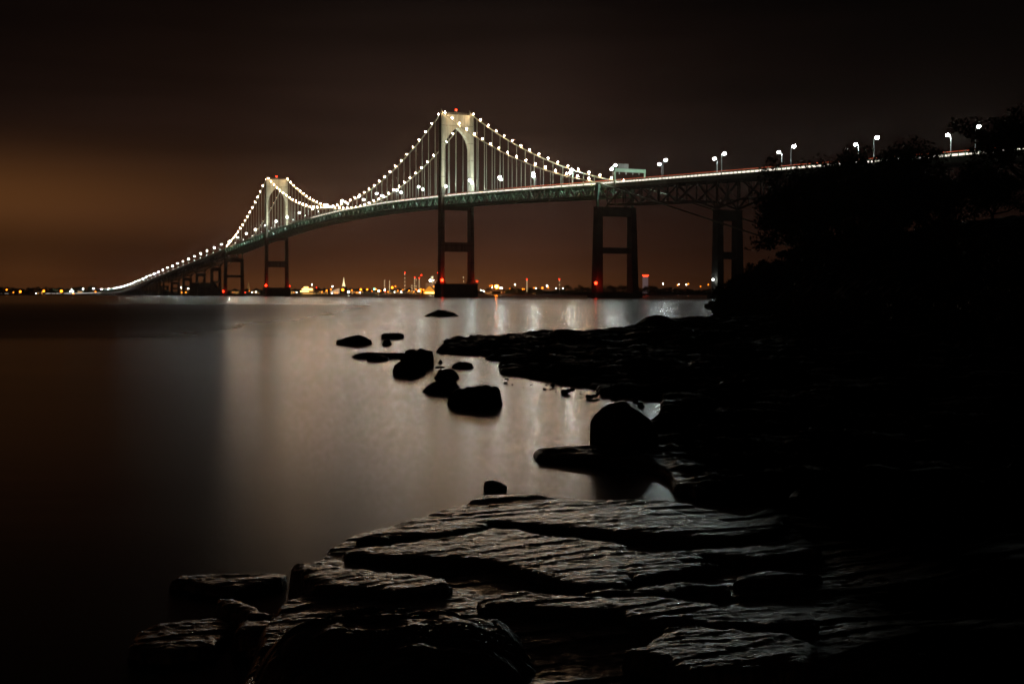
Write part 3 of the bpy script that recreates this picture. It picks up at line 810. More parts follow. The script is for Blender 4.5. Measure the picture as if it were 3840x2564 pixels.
hm = np.where(GY > 24, np.minimum(hm, 0.55+0.35*sstep(14, 20, GX)+0.006*GY), hm)
hm = np.where(GY < 18, np.minimum(hm, 0.46+np.clip(GX-4.5,0,9)*0.12), hm)
Z = np.maximum(Z, np.where(dM > -1.2, hm, -1.2))
# near ledge
zpl = -0.05 + 0.235*sstep(xat(1040,6.5), xat(1200,7.0), GX+ (fbm(GX*2,GY*2,3)-0.5)*0.2) - 0.05*sstep(5.6, 5.0, GY)
hl = -0.22 + sstep(-0.12, 0.06, dL)*(0.22+zpl) + (fbm(GX*1.6, GY*1.6, 5)-0.5)*0.06 + shingle(GX, GY, 0.38, 0.20, 0.014, 5)
hl += np.clip(GX-2.2, 0, 6)*0.10*sstep(0, 0.6, dL)
top = np.full(GX.shape, -9.0)
WX2 = GX + (fbm(GX*4, GY*4, 5, 0.6)-0.5)*0.13; WY2 = GY + (fbm(GX*4+9, GY*4+3, 5, 0.6)-0.5)*0.20
for i, (z, px) in enumerate(SLABS):
    pl = P0(px, z); cx, cy = np.mean(pl, axis=0)
    xs = [a for a, _ in pl]; ysl = [b for _, b in pl]
    win = (GX > min(xs)-.3) & (GX < max(xs)+.3) & (GY > min(ysl)-.3) & (GY < max(ysl)+.3)
    d = sdist(WX2[win], WY2[win], pl)
    gx, gy = GX[win], GY[win]
    h = z - 0.008*(gy-cy) + (fbm(gx*0.8+i, gy*0.8, 3)-0.5)*0.014
    h += shingle(gx, gy, 0.42+0.05*(i % 3), 0.21, 0.009, 5+i*3) + shingle(gx, gy, 0.25, 0.07, 0.004, 50+i)
    h -= 0.02*np.exp(-np.clip(d, 0, 1)/0.02)
    h = h*1.0 - np.where(d < 0, (-d)*9.0, 0)
    tw = top[win]; top[win] = np.maximum(tw, h)
hl = np.maximum(hl, np.where(top > -1, top, -9))
# dark hump of rock in front of the slabs and a big block on the right
def hump(cx, cy, rx, ry, h, ang=0.0, p=2.6):
    c, s = math.cos(ang), math.sin(ang); x, y = (GX-cx)*c+(GY-cy)*s, -(GX-cx)*s+(GY-cy)*c
    q = (np.abs(x/rx)**p + np.abs(y/ry)**p) + (fbm(GX*2.5, GY*2.5, 5)-0.5)*(0.9 if p < 3 else 0.12)
    return h*np.clip(1-q, 0, 1)**0.45 - np.where(q > 1, (q-1)*0.6, 0) + (fbm(GX*5, GY*5, 4)-0.5)*(0.05 if p < 3 else 0.02) + (shingle(GX, GY, 0.3, 0.11, 0.03, 77) if p < 3 else 0)
hx, hy = xat(1540, 6.0), 5.25
hl = np.maximum(hl, np.where(dL > -0.5, hump(hx, hy, 0.60, 0.60, 0.33, 0.2), -9))
bx, by = at(3380, 2040, 0.3)
sv_ = shingle
shingle = lambda x, y, a, p, m, s_: (sv_(x, y, a, p, m, s_))*0.25
blk = hump(bx+0.50, by+0.15, 1.05, 1.1, 0.60, 0.1, 3)
shingle = sv_
# fine grain of split slate
grain = (fbm(GX*14, GY*26, 3)-0.5)*0.010 + (fbm(GX*40, GY*60, 2)-0.5)*0.0035
near = dL > -0.35
Z = np.where(near, np.maximum(Z, hl+grain), Z)
Z = np.where((GX > 2.6) & (GY < 9) & (dL < -0.2) & (dM > 0), np.maximum(Z, 0.05), Z)
H_ = hill(GX, GY)
Z = np.maximum(Z, np.where(H_ > 0, H_*1.0 + (fbm(GX*0.7, GY*0.7, 4)-0.5)*0.5, -9))
Z = np.where(GY < 3.4, np.minimum(Z, 0.1), Z)
keep = Z > -0.2
nr, nc = Z.shape
cell = keep[:-1,:-1] | keep[1:,:-1] | keep[:-1,1:] | keep[1:,1:]
ii, jj = np.nonzero(cell)
Q = np.stack([ii*nc+jj, ii*nc+jj+1, (ii+1)*nc+jj+1, (ii+1)*nc+jj], 1)
used = np.unique(Q); remap = np.zeros(nr*nc, np.int64); remap[used] = np.arange(len(used))
V = np.stack([GX.ravel()[used], GY.ravel()[used], Z.ravel()[used]], 1)
def rock_material():
    m = bpy.data.materials.new('wet_slate'); m.use_nodes = True
    t = m.node_tree; b = t.nodes['Principled BSDF']
    geo = N(t, 'ShaderNodeNewGeometry')
    mp = N(t, 'ShaderNodeMapping'); mp.inputs['Scale'].default_value = (1.0, 2.6, 1.6); mp.inputs['Rotation'].default_value = (0, 0, -0.38)
    t.links.new(geo.outputs['Position'], mp.inputs[0])
    n1 = N(t, 'ShaderNodeTexNoise'); n1.inputs['Scale'].default_value = 2.5; n1.inputs['Detail'].default_value = 8; n1.inputs['Roughness'].default_value = 0.65
    t.links.new(mp.outputs[0], n1.inputs['Vector'])
    r1 = ramp(t, [(0.30, (0.022, 0.020, 0.019)), (0.55, (0.08, 0.072, 0.065)), (0.75, (0.15, 0.115, 0.09))])
    t.links.new(n1.outputs[0], r1.inputs[0])
    weed = N(t, 'ShaderNodeMixRGB', blend_type='MULTIPLY'); t.links.new(r1.outputs[0], weed.inputs[1]); weed.inputs[2].default_value = (0.14, 0.125, 0.10, 1); t.links.new(weed.outputs[0], b.inputs['Base Color'])
    n2 = N(t, 'ShaderNodeTexNoise'); n2.inputs['Scale'].default_value = 9; n2.inputs['Detail'].default_value = 6; n2.inputs['Roughness'].default_value = 0.7
    t.links.new(mp.outputs[0], n2.inputs['Vector'])
    r2 = ramp(t, [(0.32, (0.17,)*3), (0.68, (0.40,)*3)])
    t.links.new(n2.outputs[0], r2.inputs[0])
    # weed-covered, duller rock away from the washed near ledge, with wet patches
    sp = N(t, 'ShaderNodeSeparateXYZ'); t.links.new(geo.outputs['Position'], sp.inputs[0])
    mr = N(t, 'ShaderNodeMapRange'); mr.inputs[1].default_value = 10.5; mr.inputs[2].default_value = 14
    t.links.new(sp.outputs[1], mr.inputs[0])
    mrx = N(t, 'ShaderNodeMapRange'); mrx.inputs[1].default_value = 1.2; mrx.inputs[2].default_value = 1.95
    t.links.new(sp.outputs[0], mrx.inputs[0])
    dull = mathn(t, 'MAXIMUM', mr.outputs[0], mrx.outputs[0])
    t.links.new(dull, weed.inputs[0])
    t.links.new(mathn(t, 'MULTIPLY', mathn(t, 'SUBTRACT', 1.0, dull), 0.7), b.inputs['Coat Weight']); b.inputs['Coat Roughness'].default_value = 0.26
    n4 = N(t, 'ShaderNodeTexNoise'); n4.inputs['Scale'].default_value = 0.8; n4.inputs['Detail'].default_value = 5
    t.links.new(mp.outputs[0], n4.inputs['Vector'])
    r4 = ramp(t, [(0.54, (0.60,)*3), (0.66, (0.12,)*3)])
    t.links.new(n4.outputs[0], r4.inputs[0])
    ad = mathn(t, 'ADD', r2.outputs[0], mathn(t, 'MULTIPLY', dull, r4.outputs[0]), True)
    t.links.new(ad, b.inputs['Roughness'])
    sp2 = mathn(t, 'SUBTRACT', 1.0, mathn(t, 'MULTIPLY', dull, mathn(t, 'MULTIPLY', r4.outputs[0], 1.7)))
    t.links.new(sp2, b.inputs['Specular IOR Level'])
    n3 = N(t, 'ShaderNodeTexNoise'); n3.inputs['Scale'].default_value = 38; n3.inputs['Detail'].default_value = 8; n3.inputs['Roughness'].default_value = 0.75
    t.links.new(mp.outputs[0], n3.inputs['Vector'])
    bp = N(t, 'ShaderNodeBump'); bp.inputs['Strength'].default_value = 0.45; bp.inputs['Distance'].default_value = 0.012
    t.links.new(n3.outputs[0], bp.inputs['Height'])
    vo = N(t, 'ShaderNodeTexVoronoi', feature='DISTANCE_TO_EDGE'); vo.inputs['Scale'].default_value = 3.2
    mpv = N(t, 'ShaderNodeMapping'); mpv.inputs['Scale'].default_value = (0.8, 2.4, 1.0); mpv.inputs['Rotation'].default_value = (0, 0, -0.45); t.links.new(geo.outputs['Position'], mpv.inputs[0])
    wv = N(t, 'ShaderNodeMixRGB', blend_type='ADD'); wv.inputs[0].default_value = 0.35; t.links.new(mpv.outputs[0], wv.inputs[1]); t.links.new(n1.outputs[1], wv.inputs[2]); t.links.new(wv.outputs[0], vo.inputs['Vector'])
    ck = ramp(t, [(0.0, (0,)*3), (0.035, (1,)*3)]); t.links.new(vo.outputs[0], ck.inputs[0])
    bp2 = N(t, 'ShaderNodeBump'); bp2.inputs['Strength'].default_value = 0.8; bp2.inputs['Distance'].default_value = 0.012
    t.links.new(ck.outputs[0], bp2.inputs['Height']); t.links.new(bp.outputs[0], bp2.inputs['Normal']); t.links.new(bp2.outputs[0], b.inputs['Normal'])
    return m
M['rock'] = rock_material()
sh = np_mesh('rocky_shore', V, remap[Q], M['rock']); tag(sh, kind='structure')

# ------------------------------------------------------------------ boulders in the water
def boulder(name, label, cat, base_y, sil, depth=None, seed=0, group=None, z0=0.0, rough=0.11, lean=0.0):
    """sil: silhouette (px,py) left to right seen over the waterline row base_y"""
    d = at(1920, base_y, z0)[1]; S = np.array(sil, float); S[:,0] = np.maximum.accumulate(S[:,0]+np.arange(len(S))*0.01)
    D = depth or abs(S[-1,0]-S[0,0])*d/F*0.42
    dc = d + 0.8*D
    X = (S[:,0]-1920)*dc/F; Hh = np.maximum(CAM_H-(S[:,1]-HY)*dc/F, z0-0.02)
    x0, x1 = X[0], X[-1]; Wd = x1-x0; cx = (x0+x1)/2
    nu, nt = 44, 26; verts = np.zeros((nu, nt, 3)); ws = 1.0/Wd
    for i in range(nu):
        u = 0.5-0.5*math.cos(math.pi*(i+0.02)/(nu-0.96)); x = x0+Wd*u
        h = float(np.interp(x, X, Hh))-z0; h *= 1+(float(fbm(np.array([u*8+seed*7.]), np.array([seed*1.7]), 3))-0.5)*rough*3.2*min(1,6*u,6*(1-u)); e = (4*u*(1-u))**0.55
        bot = -0.16*Wd
        for j in range(nt):
            a = 2*math.pi*j/nt; ca, sa = math.cos(a), math.sin(a)
            yy = D*e*ca
            zz = (h*abs(sa)**0.85 if sa >= 0 else bot*e*abs(sa)**0.7)
            verts[i,j] = (x-cx, yy+lean*zz, zz)
    x, y, z = verts[...,0], verts[...,1], verts[...,2]
    nz = (fbm(x*ws*5+seed*3.1+50, (y+z*1.7)*ws*5+seed+50, 5, 0.6)-0.5)
    k = 1+nz*rough*2.2
    verts[...,1] = y*k; verts[...,2] = np.where(z > 0, z*(1+nz*rough*1.2), z)
    verts[...,0] = x*(1+(fbm(z*ws*9+seed+50, y*ws*4+50, 3)-0.5)*rough*0.6)
    q = [(i*nt+j, i*nt+(j+1)%nt, (i+1)*nt+(j+1)%nt, (i+1)*nt+j) for i in range(nu-1) for j in range(nt)]
    vs = verts.reshape(-1,3).tolist()
    me = bpy.data.meshes.new(name); me.from_pydata(vs, [], q+[tuple(range(nt-1,-1,-1)), tuple((nu-1)*nt+j for j in range(nt))]); me.materials.append(M['rock'])
    me.polygons.foreach_set('use_smooth', [True]*len(me.polygons)); me.update()
    o = bpy.data.objects.new(name, me); col.objects.link(o); o.location = (cx, d+D*0.8, z0)
    return tag(o, label, cat, group)
G = 'boulders standing in the shallow water'
boulder('boulder', 'long low jagged rock alone farthest out in the bright water', 'rock', 1187, [(1588,1187),(1605,1178),(1630,1168),(1645,1161),(1655,1165),(1668,1163),(1685,1168),(1700,1172),(1718,1183),(1722,1187)], seed=1, group=G)
boulder('boulder', 'wide flat-backed rock farthest left in the water', 'rock', 1291, [(1260,1288),(1265,1275),(1300,1264),(1320,1259),(1345,1257),(1370,1262),(1392,1274),(1396,1288)], seed=2, group=G)
boulder('boulder', 'flat block of rock with a level top behind the tiny one', 'rock', 1269, [(1428,1268),(1429,1255),(1440,1248),(1460,1250),(1495,1248),(1512,1252),(1517,1267)], seed=3, group=G)
boulder('boulder', 'small knob of rock just below the flat-topped block', 'rock', 1294, [(1432,1290),(1436,1280),(1446,1274),(1460,1275),(1470,1287),(1471,1292)], seed=4, group=G)
boulder('boulder', 'flat slab barely above water left of the stacked rocks', 'rock', 1342, [(1320,1338),(1335,1326),(1370,1321),(1420,1322),(1480,1322),(1530,1325),(1545,1336)], depth=0.35, seed=5, group=G)
boulder('boulder', 'low dark stone in front of the barely awash flat slab', 'rock', 1351, [(1374,1346),(1380,1332),(1400,1328),(1430,1331),(1452,1338),(1460,1346)], seed=6, group=G)
boulder('boulder', 'rear rounded block of the pair of stacked rocks', 'rock', 1374, [(1498,1372),(1502,1340),(1520,1318),(1545,1309),(1575,1311),(1600,1309),(1620,1318),(1626,1340),(1625,1368)], seed=7, group=G)
boulder('boulder', 'front rock of the stacked pair sloping into the water', 'rock', 1403, [(1472,1388),(1480,1368),(1500,1356),(1530,1352),(1560,1358),(1588,1368),(1596,1388)], seed=8, group=G)
boulder('boulder', 'tiny pointed stone between the stacked rocks and shore', 'rock', 1361, [(1642,1359),(1648,1351),(1652,1347),(1658,1354),(1660,1359)], seed=9, group=G)
boulder('boulder', 'tiny flat stone below the tiny pointed one', 'rock', 1379, [(1631,1377),(1640,1372),(1656,1372),(1668,1376)], seed=10, group=G)
boulder('boulder', 'smooth oval rock near the tip of the shore shelf', 'rock', 1380, [(1694,1374),(1705,1362),(1725,1355),(1750,1356),(1768,1362),(1777,1376)], seed=11, group=G)
boulder('boulder', 'rounded trapezoid rock behind the pair of large rocks', 'rock', 1421, [(1628,1416),(1640,1398),(1650,1383),(1675,1380),(1700,1385),(1715,1400),(1722,1415)], seed=12, group=G)
boulder('boulder', 'thin sliver of rock left of the rounded trapezoid one', 'rock', 1423, [(1527,1420),(1540,1415),(1558,1414),(1571,1420)], seed=13, group=G)
boulder('boulder', 'sloping rock touching the largest rock on its left', 'rock', 1472, [(1583,1467),(1600,1448),(1622,1433),(1655,1426),(1690,1425),(1710,1434),(1722,1448),(1726,1466)], seed=14, group=G)
boulder('boulder', 'largest rock in open water with an overhanging right end', 'rock', 1522, [(1678,1512),(1682,1485),(1700,1465),(1720,1452),(1755,1450),(1790,1440),(1815,1444),(1840,1450),(1862,1449),(1872,1457),(1877,1474),(1882,1496),(1886,1516)], seed=15, group=G)
boulder('boulder', 'small rugged rock alone close to the near ledge', 'rock', 1839, [(1812,1836),(1816,1810),(1828,1797),(1845,1800),(1868,1802),(1888,1812),(1901,1824),(1896,1840)], seed=16, group=G)
boulder('boulder', 'tall smooth dome-shaped boulder at the water edge', 'boulder', 1695, [(2212,1690),(2211,1620),(2214,1580),(2232,1552),(2260,1525),(2290,1506),(2325,1501),(2355,1512),(2390,1536),(2425,1562),(2462,1600),(2475,1680)], depth=0.30, seed=17, rough=0.03)
boulder('boulder', 'rounded boulder lying on top of the far shelf', 'boulder', 1262, [(2076,1258),(2078,1240),(2092,1233),(2120,1233),(2150,1237),(2170,1248),(2182,1258)], seed=18, z0=0.15)
boulder('boulder', 'small knob standing on the left tip of the shelf', 'boulder', 1292, [(1662,1288),(1664,1274),(1676,1269),(1688,1272),(1691,1288)], seed=19, z0=0.08)
boulder('boulder', 'broad dark outcrop rising above the far end of the shelf', 'outcrop', 1222, [(2370,1222),(2392,1210),(2410,1200),(2430,1186),(2455,1180),(2480,1178),(2500,1186),(2516,1196),(2560,1204),(2600,1210)], depth=1.6, seed=20, z0=0.1, rough=0.10)
boulder('boulder', 'thin dark rock awash beyond the shelf near the red reflection', 'rock', 1233, [(2281,1232),(2290,1228),(2310,1227),(2320,1232)], seed=21, group=G)
boulder('boulder', 'thin flat stone awash left of the shelf boulder', 'rock', 1247, [(2014,1246),(2025,1242),(2040,1244),(2046,1247)], seed=22, group=G)
boulder('boulder', 'big dark block of rock closing off the right end of the near ledge', 'boulder', 1990, [(2925,1975),(2932,1928),(2965,1912),(2996,1896),(3006,1856),(3030,1820),(3060,1786),(3100,1766),(3260,1756),(3450,1762),(3650,1785),(3850,1830),(3950,1900)], depth=0.42, seed=40, z0=0.1, rough=0.10)
# fallen stones along the edge of the shelf
rr = random.Random(5)
stone_me = []
for k in range(4):
    b = boulder('stone', None, None, 1500, [(1900,1498),(1905,1480),(1920,1470+k*4),(1945,1473),(1955,1496)], seed=30+k, rough=0.12)
    stone_me.append(b.data); w_ = 55*at(1920,1500)[1]/F; bpy.data.objects.remove(b)
edge = [(1880,1412),(1960,1424),(2060,1444),(2140,1458),(2210,1478),(2330,1492),(2420,1506)]
for k in range(36):
    t = (k+rr.random()*0.8)/36*(len(edge)-1); i = int(t); f = t-i
    px = edge[i][0]*(1-f)+edge[i+1][0]*f+rr.uniform(-25,25); py = edge[i][1]*(1-f)+edge[i+1][1]*f+rr.uniform(-8,26)
    x, y = at(px, py); o = bpy.data.objects.new('stone', stone_me[k % 4]); col.objects.link(o)
    sc_ = rr.choice([0.14,0.2,0.28,0.4,0.55])*rr.uniform(0.8,1.2); o.scale = (sc_, sc_, sc_*rr.uniform(0.5,1)); o.location = (x, y, rr.uniform(-0.01, 0.05)); o.rotation_euler = (0,0,rr.uniform(0,6))
    tag(o, f'small wet stone by the shelf waterline, {ORD[k]} from the left', 'stone', 'stones along the waterline of the shelf')

# ------------------------------------------------------------------ shrubs and trees on the headland
def leaves(n, centres, radii, size, rng, squash=0.8):
    ci = rng.integers(0, len(centres), n); c = np.asarray(centres)[ci]; r = np.asarray(radii)[ci][:,None]
    d = rng.normal(size=(n,3)); d /= np.linalg.norm(d, axis=1)[:,None]
    p = c + d*r*np.power(rng.random((n,1)), 0.45)*np.array([1,1,squash])
    a = rng.normal(size=(n,3)); a /= np.linalg.norm(a, axis=1)[:,None]
    b = np.cross(a, rng.normal(size=(n,3))); b /= np.linalg.norm(b, axis=1)[:,None]
    s = size*rng.uniform(0.6, 1.4, (n,1))
    V = np.stack([p-a*s, p+b*s*0.45, p+a*s, p-b*s*0.45], 1).reshape(-1,3)
    return V, np.arange(n*4).reshape(-1,4)
def grow(rng, start, dir_, length, rad, depth, mb, tips):
    pts, rads = [start], [rad]; p = Vector(start); d = Vector(dir_).normalized(); n = 4
    for i in range(n):
        d = (d + Vector(rng.normal(size=3))*0.22 + Vector((0,0,0.08))).normalized(); p = p + d*(length/n)
        pts.append(tuple(p)); rads.append(rad*(1-0.5*(i+1)/n))
        if depth > 0 and i >= 1:
            for q in range(1 if i < n-1 else 2):
                side = Vector(rng.normal(size=3)); side.z = side.z*0.6+0.15
                grow(rng, tuple(p), (d*0.55+side.normalized()*0.85), length*rng.uniform(0.5,0.75), rads[-1]*0.75, depth-1, mb, tips)
    mb.tube(pts, rads, 5)
    if depth <= 1: tips.append(tuple(p)); tips.append(pts[2])
hz = lambda x, y: float(hill(np.array([x]), np.array([y]))[0])
def make_tree(px, dist, ytop, spread, nleaf, seed, label, lean=(0,0), cat='tree', dense=1.0, z_sink=0.3):
    x = xat(px, dist); z = max(hz(x, dist)-z_sink, 0.0); rng = np.random.default_rng(seed); height = (zat(ytop, dist)-z)*0.97
    e = empty('tree', (x, dist, z)); tag(e, label, cat, 'trees on the headland')
    mb = MB(); tips = []
    th = height*0.28; tp = (lean[0]*th*0.4, lean[1]*th*0.3, th)
    mb.tube([(0,0,-0.5),(tp[0]*0.4,tp[1]*0.4,th*0.5),tp], [height*0.032,height*0.027,height*0.022], 8)
    for k in range(8):
        a = 2*math.pi*k/8+rng.uniform(-.4,.4)
        dv = (math.cos(a)*spread+lean[0], math.sin(a)*spread*0.8+lean[1], rng.uniform(0.35, 1.3))
        grow(rng, tp, dv, height*rng.uniform(0.40,0.55), height*0.016, 2, mb, tips)
    ks = height/max(v[2] for v in mb.v); mb.v = [(a*max(ks,0.75), b*max(ks,0.75), c*ks) for a,b,c in mb.v]; tips = [(a*max(ks,0.75), b*max(ks,0.75), c*ks) for a,b,c in tips]
    mb.build('trunk', M['bark'], e)
    T = np.array(tips); R = rng.uniform(0.06, 0.12, len(T))*height*dense
    V, Qd = leaves(nleaf, T, R, height*0.013+0.03, rng)
    np_mesh('crown', V, Qd, M['leaf'], e)
    return e
make_tree(3085, 86, 590, 1.15, 15000, 1, 'spreading tree with bare crooked limbs reaching left over the slope', (-0.6, 0.0), dense=1.0)
make_tree(3150, 92, 550, 1.0, 15000, 2, 'tree whose rounded top covers the road left of the hidden lamp', (-0.2, 0.1))
make_tree(3330, 82, 525, 1.1, 15000, 3, 'broad tree in front of the bridge with a lamp glinting through it', (0.1, 0))
make_tree(3510, 70, 600, 1.2, 14000, 4, 'lower dense tree between the two right-hand lamp pairs', (0.0, 0))
make_tree(3960, 60, 350, 1.0, 16000, 5, 'tallest dark tree at the right edge of the picture', (0.0, 0))
make_tree(3720, 76, 610, 1.0, 11000, 6, 'bushy tree just left of the tallest tree', (0.1, 0))
make_tree(3230, 70, 640, 1.1, 12000, 7, 'low leafy tree in the middle of the dark slope', (0.0, 0))
def make_shrub(px, dist, height, seed, label, x=None):
    x = xat(px, dist) if x is None else x; z = max(hz(x, dist)-0.25, 0.0); rng = np.random.default_rng(seed)
    e = empty('shrub', (x, dist, z)); tag(e, label, 'shrub', 'shrubs covering the dark headland')
    mb = MB(); tips = []
    for k in range(9):
        a = rng.uniform(0, 6.28); L = height*rng.uniform(0.6, 1.05)
        grow(rng, (rng.uniform(-.2,.2), rng.uniform(-.2,.2), -0.1), (math.cos(a)*0.9, math.sin(a)*0.9, rng.uniform(0.6, 1.5)), L, 0.03*height, 0, mb, tips)
    mb.build('stem', M['bark'], e)
    C = [(rng.uniform(-.5,.5)*height, rng.uniform(-.5,.5)*height, rng.uniform(.25,.6)*height) for _ in range(8)] + [t for t in tips]
    R = [height*rng.uniform(.28,.42) for _ in range(8)] + [height*0.16]*len(tips)
    V, Qd = leaves(3600, C, R, 0.055+0.02*height, rng)
    np_mesh('foliage', V, Qd, M['leaf2'], e)
    return e
shr = [(2702,94,1.5),(2720,92,1.9),(2745,96,2.3),(2775,98,2.2),(2800,96,2.2),(2835,98,2.3),(2870,96,2.2),(2905,98,2.2),(2945,96,2.1),(2985,94,2.0),(3030,92,1.9),(3080,88,2.0),(3140,84,2.2),(3200,80,2.3),(3260,76,2.4),(3330,72,2.5),(3400,68,2.6),(3480,64,2.6),(3560,60,2.7),(3640,56,2.7),(3720,52,2.8),(3800,48,2.9),(3900,44,2.8),
       (2760,86,1.6),(2840,84,1.8),(2930,80,1.8),(3030,74,2.0),(3140,66,2.0),(3270,60,2.2),(3400,54,2.2),(3540,48,2.2),(3700,42,2.3),(3860,38,2.3)]
for i, (px, d_, h_) in enumerate(shr):
    where = 'at the foot of the slope beside the bright water' if i == 0 else (f'{ORD[i-1]} from the left along the skyline of the slope' if i < 23 else f'{ORD[i-23]} from the left in the lower row of the slope')
    make_shrub(px, d_, h_, 100+i, f'dark leafy shrub {where}')
# reddish street light catching the leaves at the left end of the headland
hl_ = empty('path_light', (xat(2800, 99), 103.0, hz(xat(2800,99),103.0))); tag(hl_, 'hidden orange lamp behind the shrubs at the left of the slope', 'lamp')
mb = MB(); mb.tube([(0,0,-0.3),(0,0,1.2)], 0.05, 6); mb.build('post', M['galv'], hl_); mb = MB(); mb.ball((0,0,1.3),0.12); mb.build('globe', M['orange'], hl_)

# ------------------------------------------------------------------ far shore
FD = 2560.0
xs = np.arange(-3200, 3201, 40.0); ysf = np.concatenate([np.arange(2440, 2620, 12.0), np.arange(2620, 4200, 80.0)])
FX, FY = np.meshgrid(xs, ysf, indexing='ij')
edge_y = 2492 + (fbm(FX*0.004, FX*0+3.3, 3)-0.5)*60
FZ = np.clip((FY-edge_y)*0.10, -3, 3.0) + sstep(2560, 3400, FY)*8 + (fbm(FX*0.01, FY*0.01, 3)-0.5)*1.2
n1, n2 = FX.shape; I, J = np.meshgrid(np.arange(n1-1), np.arange(n2-1), indexing='ij'); I, J = I.ravel(), J.ravel()
o = np_mesh('far_shore', np.stack([FX.ravel(), FY.ravel(), FZ.ravel()], 1), np.stack([I*n2+J, (I+1)*n2+J, (I+1)*n2+J+1, I*n2+J+1], 1), M['soil']); tag(o, kind='structure')
# tree belts as one mass
def woods(name, prof, dist, seed, label):
    rng = np.random.default_rng(seed); Vs, Qs, b = [], [], 0
    px = prof[0][0]
    while px < prof[-1][0]:
        ytop = np.interp(px, [a for a,_ in prof], [c for _,c in prof])
        H = zat(ytop, dist)*rng.uniform(0.8, 1.05); r = H*rng.uniform(0.35,0.55)
        x = xat(px, dist); y = dist+rng.uniform(0, 30)
        C = [(x+rng.uniform(-.5,.5)*r, y+rng.uniform(-.5,.5)*r, H-r*0.6-rng.random()*0.55*H) for _ in range(9)] + [(x, y, H-r*0.7)]
        V, q = leaves(620, C, [r*rng.uniform(.4,.7) for _ in range(10)], 1.1, rng)
        Vs.append(V); Qs.append(q+b); b += len(V)
        px += r*0.85/dist*F
    o = np_mesh(name, np.concatenate(Vs), np.concatenate(Qs), M['leaf']); return tag(o, label, 'woods', kind='stuff')
woods('woods', [(-120,1068),(0,1068),(30,1074),(90,1076),(150,1069),(175,1068),(200,1070),(250,1072),(300,1068),(340,1066),(360,1072),(480,1082),(640,1090)], 2620, 1, 'dark line of trees behind the lights on the left far shore')
woods('woods', [(1900,1080),(1925,1069),(1945,1080),(1960,1070),(1985,1072),(2010,1066),(2030,1078),(2070,1090),(2100,1074),(2120,1062),(2160,1066),(2180,1060),(2210,1072),(2270,1060),(2340,1056),(2400,1062),(2430,1064),(2455,1058),(2480,1070),(2540,1074),(2620,1080),(2800,1076),(3000,1070)], 2535, 2, 'dark belt of trees on the far shore right of the big tower')
woods('woods', [(640,1092),(860,1086),(1100,1080),(1200,1080),(1400,1078),(1600,1080),(1850,1086)], 2900, 3, 'low dark tree belt behind the harbour town')

# ---- far town: houses, special buildings, lamps, masts
def gz(x, y): 
    return 2.6 + float(sstep(2560, 3400, np.array(y)))*8
def house(px, w, h, dist, wall, windows, label, cat='house', gable=True, seed=0, lit='win_warm', extra=None, name='house'):
    x = xat(px, dist); z = gz(x, dist)-0.4; rng = random.Random(seed)
    e = empty(name, (x, dist, z)); tag(e, label, cat, 'houses along the far shore' if name == 'house' else None)
    dpt = max(8, w*0.6); mb = MB(); mb.box(-w/2,w/2,0,dpt,-1.5,h); mb.build('wall', M[wall], e)
    if gable:
        mb = MB(); rh = w*0.32; mb.loft([[(-w/2-.4,-.5,h+.02),(w/2+.4,-.5,h+.02),(0,-.5,h+rh)], [(-w/2-.4,dpt+.5,h+.02),(w/2+.4,dpt+.5,h+.02),(0,dpt+.5,h+rh)]]); mb.build('roof', M['roof'], e)
    else:
        mb = MB(); mb.box(-w/2-.3,w/2+.3,-.3,dpt+.3,h+.02,h+.6); mb.build('roof', M['roof'], e)
    rows = max(1, int(h/3.2)); cols_ = max(2, int(w/3.5))
    for r_ in range(rows):
        for c in range(cols_):
            k = rng.random(); 
            if k > windows: m = 'win_dim' if k < windows+0.25 else None
            else: m = lit
            if not m: continue
            xx = -w/2 + (c+0.5)*w/cols_; zz = 1.0+r_*3.1
            mb = MB(); mb.box(xx-.65,xx+.65,-.12,.02,zz,zz+1.5); mb.build('window', M[m], e)
    return e
# background houses
rh_ = random.Random(3)
hs = [(40,12),(85,14),(118,10),(150,16),(300,12),(480,14),(560,16),(600,12),(690,20),(720,14),(880,24),(925,16),(960,20),(1060,26),(1105,22),(1190,30),(1215,24),(1315,26),(1345,30),(1375,24),(1400,34),(1432,28),(1465,24),(1495,30),(1535,26),(1568,20),(1830,22),(1890,18),(1905,12),(1960,16),(2000,14),(2085,18)]
for i, (px, w) in enumerate(hs):
    adj = ['small', 'low', 'plain', 'pale', 'narrow', 'squat'][i % 6]
    side = 'left of the far tower' if px < 980 else ('between the two towers' if px < 1640 else 'right of the big tower')
    j = i - sum(1 for p, _ in hs if (p < 980) and px >= 980) - (sum(1 for p, _ in hs if 980 <= p < 1640) if px >= 1640 else 0)
    house(px, w*0.58+4, rh_.choice([5,6,7,8.5]), 2580+rh_.uniform(0,60), rh_.choice(['wall_a','wall_b','wall_c']), 0.42, f'{adj} dark far-shore house, {ORD[j]} from the left {side}', seed=i)
